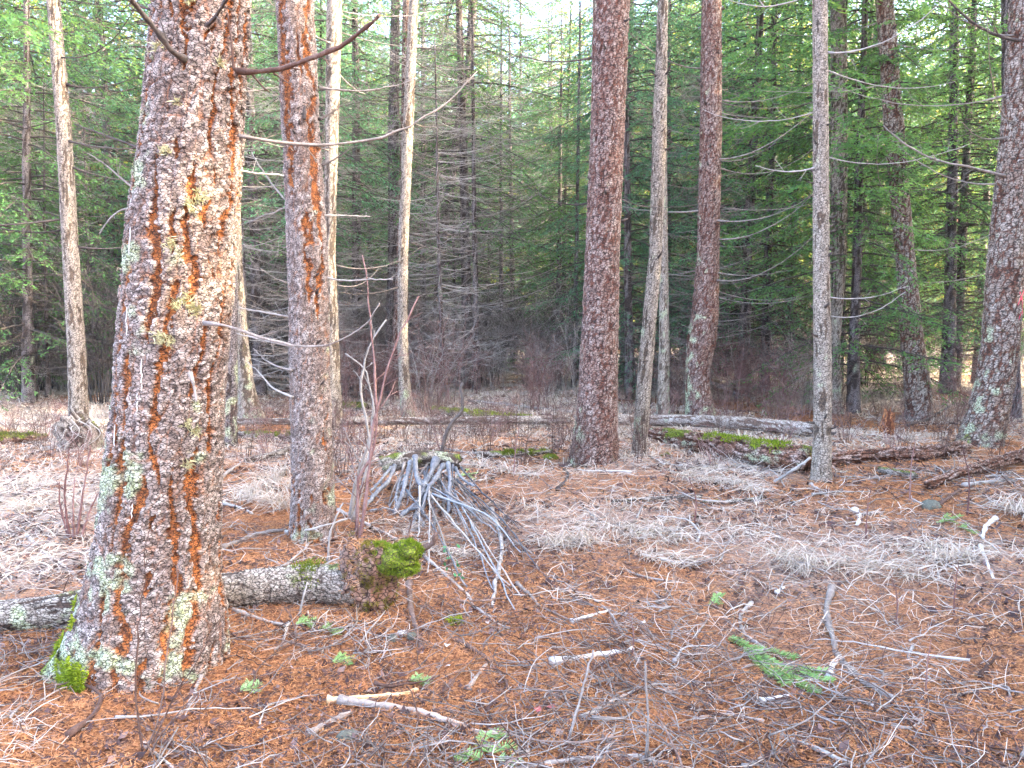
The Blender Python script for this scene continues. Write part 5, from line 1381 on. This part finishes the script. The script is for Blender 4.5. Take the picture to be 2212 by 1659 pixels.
for i, (u, v, mat, lab) in enumerate([(965, 1400, 'white', 'white dead leaf above the white curled leaf'), (967, 1445, 'white', 'white curled leaf left of the short grey stick'), (1055, 1348, 'white', 'white scrap right of the small moss pad'),
                                      (1388, 1350, 'white', 'white scrap of bark near the whitish stick'), (1160, 1538, 'leafred', 'pink-red fallen leaf in the foreground'), (1190, 1532, 'leafred', 'second pink-red fallen leaf, right of the first')]):
    g = gp(u, v, .012); b = Bag(); r_ = np.random.default_rng(970 + i)
    a = np.linspace(0, 2 * PI, 9)[:-1]; rr = .018 * r_.uniform(.6, 1.3, 8)
    V = np.vstack([[0, 0, .008], np.stack([np.cos(a) * rr, np.sin(a) * rr, r_.uniform(-.006, .012, 8)], 1)]) + g
    b.add(V, [np.array([[0, k + 1, (k + 1) % 8 + 1] for k in range(8)])], tone=.6)
    tag(link('fallen_leaf', b.mesh('fallen_leaf', M[mat], origin=g), g), lab, 'leaf')
# orange tape on a twig at the right edge
g = gp(2204, 800); b = Bag()
P = np.array([at(2200, 712, g[1]), at(2204, 724, g[1]), at(2206, 738, g[1])])
V, F = ribbons(P[None], np.array([[.06, .07, .05]]), np.array([[1.0, .2, 0]])); b.add(V, F)
tp = empty('flagging_tape', g, 'orange flagging tape hanging from a thin twig at the right edge', 'tape')
child('tape', b.mesh('tape', M['tape'], origin=g), tp)
child('twig', twiggy(smooth_path([g, at(2206, 750, g[1]), at(2198, 705, g[1])], 10), .012, .005, 5, 3, .2, 5).mesh('twig', M['twig_grey'], origin=g), tp)

# ------------------------------------------------------------------ fir saplings
def sapling(u, v, sc, label):
    g = gp(u, v); bg_tree('sapling', g[0], g[1], sc, rng.uniform(0, 6), label, 'young firs', name='fir_sapling')
sapling(1650, 790, 1.75, 'blue-green young fir leaning between the red-brown fir and the pale young fir')
sapling(1592, 800, 1.1, 'small blue-green young fir close to the foot of the red-brown fir')
sapling(1215, 800, 1.0, 'little green young fir left of the thick reddish fir')
sapling(1368, 842, .9, 'little green young fir between the thick reddish fir and the slender pale trunk')
sapling(1110, 770, 1.5, 'green young fir beside the thin dead leaning tree')
sapling(80, 800, 2.4, 'bright green young fir among grey shrubs at the far left')

# ------------------------------------------------------------------ bare shrubs
def shrub_mesh(key, seed, n, H, mat, spread, r0, forks):
    r_ = np.random.default_rng(seed); b = Bag()
    a = r_.uniform(0, 2 * PI, n); d0 = np.stack([np.cos(a), np.sin(a)], 1)
    base = np.hstack([d0 * (r_.uniform(0, .25, n) * spread)[:, None], np.full((n, 1), -.03)])
    hh = H * r_.uniform(.5, 1.1, n); t = np.linspace(0, 1, 7)
    out = spread * r_.uniform(.1, 1, n)
    P = base[:, None, :] + np.concatenate([d0[:, None, :] * (out[:, None] * t[None] ** 1.5)[:, :, None], (hh[:, None] * (t - .12 * t ** 3)[None])[:, :, None]], 2)
    P = P + r_.normal(0, .02 * H, P.shape) * t[None, :, None]
    V, F = tubes(P, r0 * np.linspace(1, .45, 7)[None] * r_.uniform(.6, 1.3, n)[:, None], 3); b.add(V, F, tone=np.repeat(r_.random(n), 21))
    m = n * forks; i = r_.integers(0, n, m); k = r_.integers(2, 7, m)
    d = norm(np.stack([r_.normal(0, 1, m), r_.normal(0, 1, m), r_.uniform(.2, 1.6, m)], 1)); l = H * r_.uniform(.12, .38, m); t4 = np.linspace(0, 1, 4)
    P2 = P[i, k][:, None, :] + l[:, None, None] * (t4[None, :, None] * d[:, None, :] + (t4 ** 2)[None, :, None] * r_.normal(0, .25, (m, 3))[:, None, :])
    V, F = tubes(P2, r0 * .5 * np.linspace(1, .6, 4)[None] * np.ones((m, 1)), 3); b.add(V, F, tone=np.repeat(r_.random(m), 12))
    m2 = m * 2; i = r_.integers(0, m, m2); k = r_.integers(1, 4, m2)
    d = norm(np.stack([r_.normal(0, 1, m2), r_.normal(0, 1, m2), r_.uniform(.0, 1.4, m2)], 1)); l = H * r_.uniform(.06, .2, m2); t3 = np.linspace(0, 1, 3)
    P3 = P2[i, k][:, None, :] + l[:, None, None] * t3[None, :, None] * d[:, None, :]
    V, F = tubes(P3, np.full((m2, 3), r0 * .35), 3); b.add(V, F, tone=np.repeat(r_.random(m2), 9))
    return b.mesh(key, M[mat])
SH = {}
for k in range(3):
    SH['red%d' % k] = shrub_mesh('bare_shrub', 1000 + k, 11, 1.05 + .3 * k, ('twig_red', 'twig_red', 'twig_grey')[k], .65, .0055, 6)
    SH['grey%d' % k] = shrub_mesh('bare_shrub', 1010 + k, 20, 2.1 + .4 * k, 'twig_grey' if k < 2 else 'twig_dark', 1.0, .010, 9)
    SH['low%d' % k] = shrub_mesh('bare_shrub', 1020 + k, 9, .55 + .1 * k, 'twig_brown' if k else 'twig_red', .3, .004, 4)
def shrub(key, x, y, sc, label, group):
    o = link('bare_shrub', SH[key], (x, y, h1(x, y)))
    o.rotation_euler = (0, 0, rng.uniform(0, 6.28)); o.scale = (sc,) * 3
    tag(o, label, 'shrub', group)
def shrubs(n, kind, u0, u1, y0, y1, label, group, s0=.8, s1=1.2):
    for i in range(n):
        y = rng.uniform(y0, y1); u = rng.uniform(u0, u1)
        shrub(kind + str(rng.integers(3)), (u - CU) / FPX * y, y, rng.uniform(s0, s1), label, group)
RL, RG = 'leafless shrub of the thicket behind the clearing', 'red-brown shrubs behind the clearing'
shrubs(44, 'red', 890, 1250, 13, 25, RL, RG, .6, 1.3)
shrubs(20, 'red', 640, 900, 13.5, 22, RL, RG)
shrubs(30, 'red', 1560, 1760, 12.5, 22, RL, RG)
shrubs(16, 'red', 1340, 1500, 13.5, 20, RL, RG)
shrubs(26, 'red', 1780, 2240, 11.5, 22, RL, RG, .6, 1.0)
GL, GG = 'tall leafless grey shrub in the dark edge of the forest', 'grey shrubs along the forest edge'
shrubs(26, 'grey', -120, 270, 14.5, 24, GL, GG)
shrubs(18, 'grey', 500, 900, 17, 26, GL, GG)
shrubs(34, 'grey', 720, 1260, 17, 28, GL, GG)
shrubs(16, 'grey', 1340, 1900, 17, 28, GL, GG)
shrubs(8, 'grey', 1880, 2300, 22, 32, GL, GG, .6, .9)
LL, LGp = 'low leafless stems poking up through the dry grass', 'low bare stems in the dry grass'
shrubs(60, 'low', 500, 1260, 7.5, 13, LL, LGp, .7, 1.1)
shrubs(40, 'low', 1330, 2240, 7.5, 13, LL, LGp, .7, 1.1)
shrubs(14, 'low', -50, 240, 7.2, 12, LL, LGp, .7, 1.0)

# ------------------------------------------------------------------ dry grass
def blades(cx, cy, n, L, seed, width, bag, wind=(0, 0), spread=.06, flat=.5, K=4):
    """many tufts at once: arrays of centres"""
    r_ = np.random.default_rng(seed)
    m = len(cx) * n
    X = np.repeat(cx, n) + r_.normal(0, 1, m) * np.repeat(spread, n) if np.ndim(spread) else np.repeat(cx, n) + r_.normal(0, spread, m)
    Yy = np.repeat(cy, n) + r_.normal(0, spread if not np.ndim(spread) else 1, m) * (1 if not np.ndim(spread) else np.repeat(spread, n))
    Z = hgt(X, Yy) - .01
    a = r_.uniform(0, 2 * PI, m)
    d = np.stack([np.cos(a) + wind[0], np.sin(a) + wind[1]], 1); d = d / np.maximum(np.linalg.norm(d, axis=1, keepdims=True), .2)
    l = np.repeat(L, n) * r_.uniform(.45, 1.15, m) if np.ndim(L) else L * r_.uniform(.45, 1.15, m)
    rise = r_.uniform(.15, 1.0, m) * (1 - flat) + .12
    t = np.array([0, .3, .62, 1.0]) if K == 4 else np.array([0, .5, 1.0])
    hx = (1 - rise * .55)[:, None] * t[None] ** 1.25
    hz = rise[:, None] * (1.9 * t - 1.55 * t ** 2)[None]
    P = np.stack([X[:, None] + d[:, 0:1] * hx * l[:, None], Yy[:, None] + d[:, 1:2] * hx * l[:, None], Z[:, None] + hz * l[:, None]], 2)
    P += r_.normal(0, .012, P.shape) * t[None, :, None]
    P[:, :, 2] = np.maximum(P[:, :, 2], Z[:, None] + .012)
    side = np.stack([-d[:, 1], d[:, 0], r_.normal(0, .5, m)], 1); side = norm(side)
    W = (np.repeat(width, n) if np.ndim(width) else np.full(m, width))[:, None] * (np.array([[.8, 1, .8, .2]]) if K == 4 else np.array([[.8, 1, .3]])) * r_.uniform(.6, 1.4, m)[:, None]
    V, F = ribbons(P, W, side)
    bag.add(V, F, tone=np.repeat(np.clip(r_.normal(.55, .22, m), 0, 1), 2 * K))
gb = Bag()
N = 24000
yy = np.sqrt(rng.uniform(3.2 ** 2, 30 ** 2, N)); xx = rng.uniform(-.80, .80, N) * yy
keep = rng.random(N) < grass_field(xx, yy) * np.clip(1.4 - yy / 40, .4, 1)
xx, yy = xx[keep], yy[keep]
print('grass tufts', len(xx))
near = yy < 8
blades(xx[near], yy[near], 11, np.full(near.sum(), .26), 1, np.full(near.sum(), .0055), gb, wind=(.3, -.2), spread=.05, flat=.6)
blades(xx[~near], yy[~near], 8, np.full((~near).sum(), .22), 2, .004 + yy[~near] * .0008, gb, spread=.10, flat=.30, K=3)
tag(link('dry_grass', gb.mesh('dry_grass', M['drygrass'])), 'dry bleached grass over the clearing', None, None, 'stuff')
def tuft_thing(uvs, n, L, label, seed, wind=(0, 0), flat=.35, spread=.05, w=.0062):
    n = int(n * .6)
    c = np.array([gp(u, v) for u, v in uvs]); b = Bag()
    blades(c[:, 0], c[:, 1], n, L, seed, w, b, wind, spread, flat)
    o = c[0]
    tag(link('grass_tuft', b.mesh('grass_tuft', M['drygrass'], origin=o), o), label, 'grass tuft')
tuft_thing([(585, 1050), (610, 1030), (560, 1075), (600, 1085), (632, 1060), (618, 1100)], 130, .42, 'shaggy white tuft of dry grass left of the reddish larch', 1101, (-.4, -.6))
tuft_thing([(545, 1070), (520, 1080)], 100, .32, 'smaller white grass tuft left of the shaggy tuft', 1102, (-.5, -.4))
tuft_thing([(1225, 1170), (1200, 1180), (1250, 1175)], 120, .32, 'pale fanned grass tuft right of the pale wavy branch', 1103, (0, -.8))
tuft_thing([(1330, 1145), (1370, 1160), (1420, 1150), (1450, 1165)], 110, .34, 'pale combed grass behind the fanned tuft', 1104, (.6, -.4), .55)
tuft_thing([(1400, 1200), (1460, 1215)], 110, .30, 'flattened grass tuft right of the fanned tuft', 1105, (.8, -.5), .7)
tuft_thing([(1690, 1210), (1720, 1225), (1750, 1230)], 120, .34, 'bright grass tuft at the left end of the pale grass band', 1106, (.3, -.6))
tuft_thing([(1820, 1225), (1870, 1230), (1920, 1235), (1960, 1245)], 110, .32, 'combed pale grass in the middle of the grass band', 1107, (.7, -.3), .6)
tuft_thing([(2010, 1190), (2040, 1215), (2080, 1210)], 110, .30, 'pale grass tuft left of the white branch piece', 1108, (.1, -.7))
tuft_thing([(2188, 1105), (2205, 1110)], 120, .38, 'arching grass tuft at the right edge', 1109, (-.4, -.6))
tuft_thing([(1510, 1040), (1550, 1045), (1590, 1050), (1480, 1030), (1620, 1062)], 120, .34, 'sunlit straw-coloured grass before the mossy log', 1110, (.4, -.5), .6)
tuft_thing([(30, 1060), (80, 1050), (130, 1080), (180, 1090), (60, 1100)], 120, .36, 'wide whitish grass patch at the left, before the mossy stump', 1111, (0, -.4), .5)
tuft_thing([(20, 1580), (-20, 1560), (40, 1620)], 45, .24, 'coarse tan grass at the lower left corner', 1112, (.6, .4), .7, w=.003)
tuft_thing([(880, 1150), (930, 1190), (990, 1200)], 60, .25, 'thin grass around the rib-like branches', 1113, (0, -.4), .5)
tuft_thing([(1040, 1010), (1090, 1020), (1150, 1030)], 100, .34, 'dry grass before the short dark mossy-topped log', 1114, (0, -.5), .4)

# ------------------------------------------------------------------ needle litter, bark flakes, twigs
def polar(n, r0, r1, pw, amax=52):
    f = rng.random(n)
    r = (r0 ** pw + f * (r1 ** pw - r0 ** pw)) ** (1 / pw)
    a = np.radians(rng.uniform(-amax, amax, n))
    return np.sin(a) * r, np.cos(a) * r, r
n = 420000
x, y, r = polar(n, 1.9, 14, .7)
k = rng.random(n) > grass_field(x, y) * .75
x, y, r = x[k], y[k], r[k]; n = len(x)
z = hgt(x, y) + .014 * fbm(np.stack([x * 11, y * 11, 0 * x], 1), 70, 3) * ss(14, 6, r)
clump = fbm(np.stack([x * 3, y * 3, 0 * x], 1), 77, 3)
a = rng.uniform(0, 2 * PI, n); tilt = rng.normal(.05, .22, n)
L = .030 * rng.uniform(.6, 1.3, n) * np.clip(r / 4.5, 1, 2.4)
w = .0023 * np.clip(r / 3.2, 1, 4)
d = np.stack([np.cos(a) * np.cos(tilt), np.sin(a) * np.cos(tilt), np.sin(tilt)], 1)
sd = np.stack([-np.sin(a), np.cos(a), rng.normal(0, .3, n)], 1)
p0 = np.stack([x, y, z + .006 + .016 * rng.random(n)], 1)
tone = np.clip(.50 + .17 * rng.normal(0, 1, n) + .13 * clump, 0, 1)
V = np.stack([p0 - sd * (w / 2)[:, None], p0 + sd * (w / 2)[:, None], p0 + d * L[:, None]], 1).reshape(-1, 3)
tag(link('needle_litter', Bag().add(V, [np.arange(3 * n).reshape(-1, 3)], tone=np.repeat(tone, 3)).mesh('needle_litter', M['litter'], smooth=False)), 'orange fallen needles', None, None, 'stuff')
n = 95000
x, y, r = polar(n, 1.9, 15, .8)
k = (fbm(np.stack([x * 1.7, y * 1.7, 0 * x], 1), 78, 3) + .25 * rng.normal(0, 1, n)) > -.05
x, y, r = x[k], y[k], r[k]; n = len(x)
z = hgt(x, y) + .014 * fbm(np.stack([x * 11, y * 11, 0 * x], 1), 70, 3) * ss(14, 6, r) + .012
sz = .011 * rng.lognormal(0, .45, n) * np.clip(r / 4, 1, 2)
c = np.stack([x, y, z], 1)
u_ = norm(np.stack([rng.normal(0, 1, n), rng.normal(0, 1, n), rng.normal(0, .35, n)], 1)); v_ = norm(np.cross(u_, np.stack([rng.normal(0, .35, n), rng.normal(0, .35, n), np.ones(n)], 1)))
V = np.stack([c - u_ * sz[:, None], c + v_ * (sz * .5)[:, None], c + u_ * sz[:, None] + np.array([0, 0, .006]), c - v_ * (sz * .6)[:, None]], 1).reshape(-1, 3)
tag(link('bark_debris', Bag().add(V, [np.arange(4 * n).reshape(-1, 4)], tone=np.repeat(np.clip(rng.normal(.36, .28, n), 0, 1), 4)).mesh('bark_debris', M['debris'], smooth=False)), 'dark bark flakes and cone scales', None, None, 'stuff')
# loose straw lying about on the needles
n = 34000
x, y, r = polar(n, 2.0, 12, .9)
k = rng.random(n) < .07 + .9 * grass_field(x, y) + .25 * fbm(np.stack([x * 1.1, y * 1.1, 0 * x], 1), 81, 3)
x, y, r = x[k], y[k], r[k]; n = len(x)
a = rng.uniform(0, 2 * PI, n); L = rng.uniform(.08, .30, n); t = np.linspace(-.5, .5, 4); bend = rng.normal(0, .45, n)
px = x[:, None] + L[:, None] * (t[None] * np.cos(a)[:, None] - bend[:, None] * t[None] ** 2 * 2 * np.sin(a)[:, None])
py = y[:, None] + L[:, None] * (t[None] * np.sin(a)[:, None] + bend[:, None] * t[None] ** 2 * 2 * np.cos(a)[:, None])
pz = hgt(px, py) + .014 * fbm(np.stack([px.ravel() * 11, py.ravel() * 11, 0 * px.ravel()], 1), 70, 3).reshape(px.shape) + .012 + .03 * rng.random((n, 1)) + (t[None] + .5) * np.maximum(0, rng.normal(0, .05, n))[:, None]
V, F = ribbons(np.stack([px, py, pz], 2), .0026 * np.clip(r / 4, 1, 2)[:, None] * np.array([[.6, 1, 1, .4]]), norm(np.stack([-np.sin(a), np.cos(a), rng.normal(0, .4, n)], 1)))
tag(link('straw_litter', Bag().add(V, F, tone=np.repeat(np.clip(rng.normal(.5, .25, n), 0, 1), 8)).mesh('straw_litter', M['drygrass'])), 'loose pale straw on the needles', None, None, 'stuff')
def twig_field(n, r0, r1, pw, L0, L1, rad, seed, mask=None):
    x, y, r = polar(n, r0, r1, pw, 48)
    if mask is not None:
        k = mask(x, y); x, y, r = x[k], y[k], r[k]
    n = len(x)
    a = rng.uniform(0, PI, n); L = rng.uniform(L0, L1, n) * rng.uniform(.4, 1, n)
    t = np.linspace(-.5, .5, 6)
    bend = rng.normal(0, .22, n)
    dx, dy = np.cos(a), np.sin(a)
    px = x[:, None] + L[:, None] * (t[None] * dx[:, None] - (bend[:, None] * t[None] ** 2 * 2) * dy[:, None])
    py = y[:, None] + L[:, None] * (t[None] * dy[:, None] + (bend[:, None] * t[None] ** 2 * 2) * dx[:, None])
    px += rng.normal(0, .004, px.shape); py += rng.normal(0, .004, px.shape)
    pz = hgt(px, py) + .014 * fbm(np.stack([px.ravel() * 11, py.ravel() * 11, 0 * px.ravel()], 1), 70, 3).reshape(px.shape) + .012 + .022 * rng.random(n)[:, None] + (t[None] + .5) * np.maximum(0, rng.normal(-.01, .05, n))[:, None]
    R = rad * rng.lognormal(0, .35, n)[:, None] * np.linspace(1.1, .6, 6)[None] * np.clip(r / 5, 1, 1.8)[:, None]
    return np.stack([px, py, pz], 2), R
def tangle(x, y):
    f = np.exp(-(((x - .62) / .75) ** 2 + ((y - 3.5) / .75) ** 2)) + .8 * np.exp(-(((x + .95) / .6) ** 2 + ((y - 3.75) / .3) ** 2)) + .8 * np.exp(-(((x - .4) / .9) ** 2 + ((y - 2.75) / .4) ** 2)) \
        + .9 * np.exp(-(((x + .6) / .7) ** 2 + ((y - 5.6) / .8) ** 2)) + .6 * np.exp(-(((x + 2.4) / .7) ** 2 + ((y - 3.4) / .8) ** 2)) + .5 * np.exp(-(((x + .7) / .6) ** 2 + ((y - 2.6) / .25) ** 2)) + .6 * np.exp(-(((x - 4.5) / .6) ** 2 + ((y - 7.0) / .5) ** 2))
    n_ = fbm(np.stack([x * 1.3, y * 1.3, 0 * x], 1), 79, 3)
    return rng.random(len(x)) < np.clip(.16 + .25 * n_ + f, .03, 1)
P, R = twig_field(11000, 2.0, 11, 1.0, .10, .45, .0021, 1, tangle)
print('twigs', len(P))
V, F = tubes(P, R, 3)
tn = rng.random(len(P))
bag = Bag().add(V, F, tone=per_vert(tn, 6, 3))
k = np.where(rng.random(len(P)) < .55)[0]; st = rng.integers(1, 4, len(k)); T = norm(P[k, st + 1] - P[k, st]); sd = np.stack([-T[:, 1], T[:, 0], np.abs(rng.normal(0, .25, len(k)))], 1) * np.where(rng.random(len(k)) < .5, 1, -1)[:, None]; sd[:, 2] = np.abs(sd[:, 2])
l = np.linalg.norm(P[k, -1] - P[k, 0], axis=1) * rng.uniform(.2, .5, len(k)); t = np.linspace(0, 1, 4)
P2 = P[k, st][:, None, :] + (l[:, None] * t[None])[:, :, None] * norm(T + .8 * sd)[:, None, :] + (l[:, None] * t[None] ** 2)[:, :, None] * T[:, None, :] * .2
V, F = tubes(P2, R[k, st][:, None] * np.array([[.75, .65, .55, .4]]), 3); bag.add(V, F, tone=per_vert(tn[k], 4, 3))
tag(link('twig_litter', bag.mesh('twig_litter', M['twig_grey'])), 'tangle of thin grey twigs', None, None, 'stuff')
P, R = twig_field(11000, 2.0, 11, 1.0, .08, .40, .0020, 2, tangle)
V, F = tubes(P, R, 3)
tag(link('brown_twig_litter', Bag().add(V, F, tone=per_vert(rng.random(len(P)), 6, 3)).mesh('brown_twig_litter', M['twig_brown'])), 'thin brown twigs among the needles', None, None, 'stuff')
# larger loose twigs, each a thing
P, R = twig_field(150, 2.3, 8.5, 1.1, .3, .75, .0042, 3, None)
for i in range(len(P)):
    m_ = ['twig_grey', 'twig_pale', 'twig_brown'][i % 3]
    b = twiggy(smooth_path(P[i], 12), R[i][0], R[i][-1], 3000 + i, 3, .09, 5, tone=rng.random())
    o = P[i][2]
    c_ = ['grey', 'pale', 'brown'][i % 3]
    tag(link('fallen_twig', b.mesh('fallen_twig', M[m_], origin=o), o), 'slim %s fallen twig lying loose on the needle litter' % c_, 'twig', 'loose %s twigs on the litter' % c_)
print('tris', sum(len(m.loops) - 2 * len(m.polygons) for m in bpy.data.meshes if m.users))
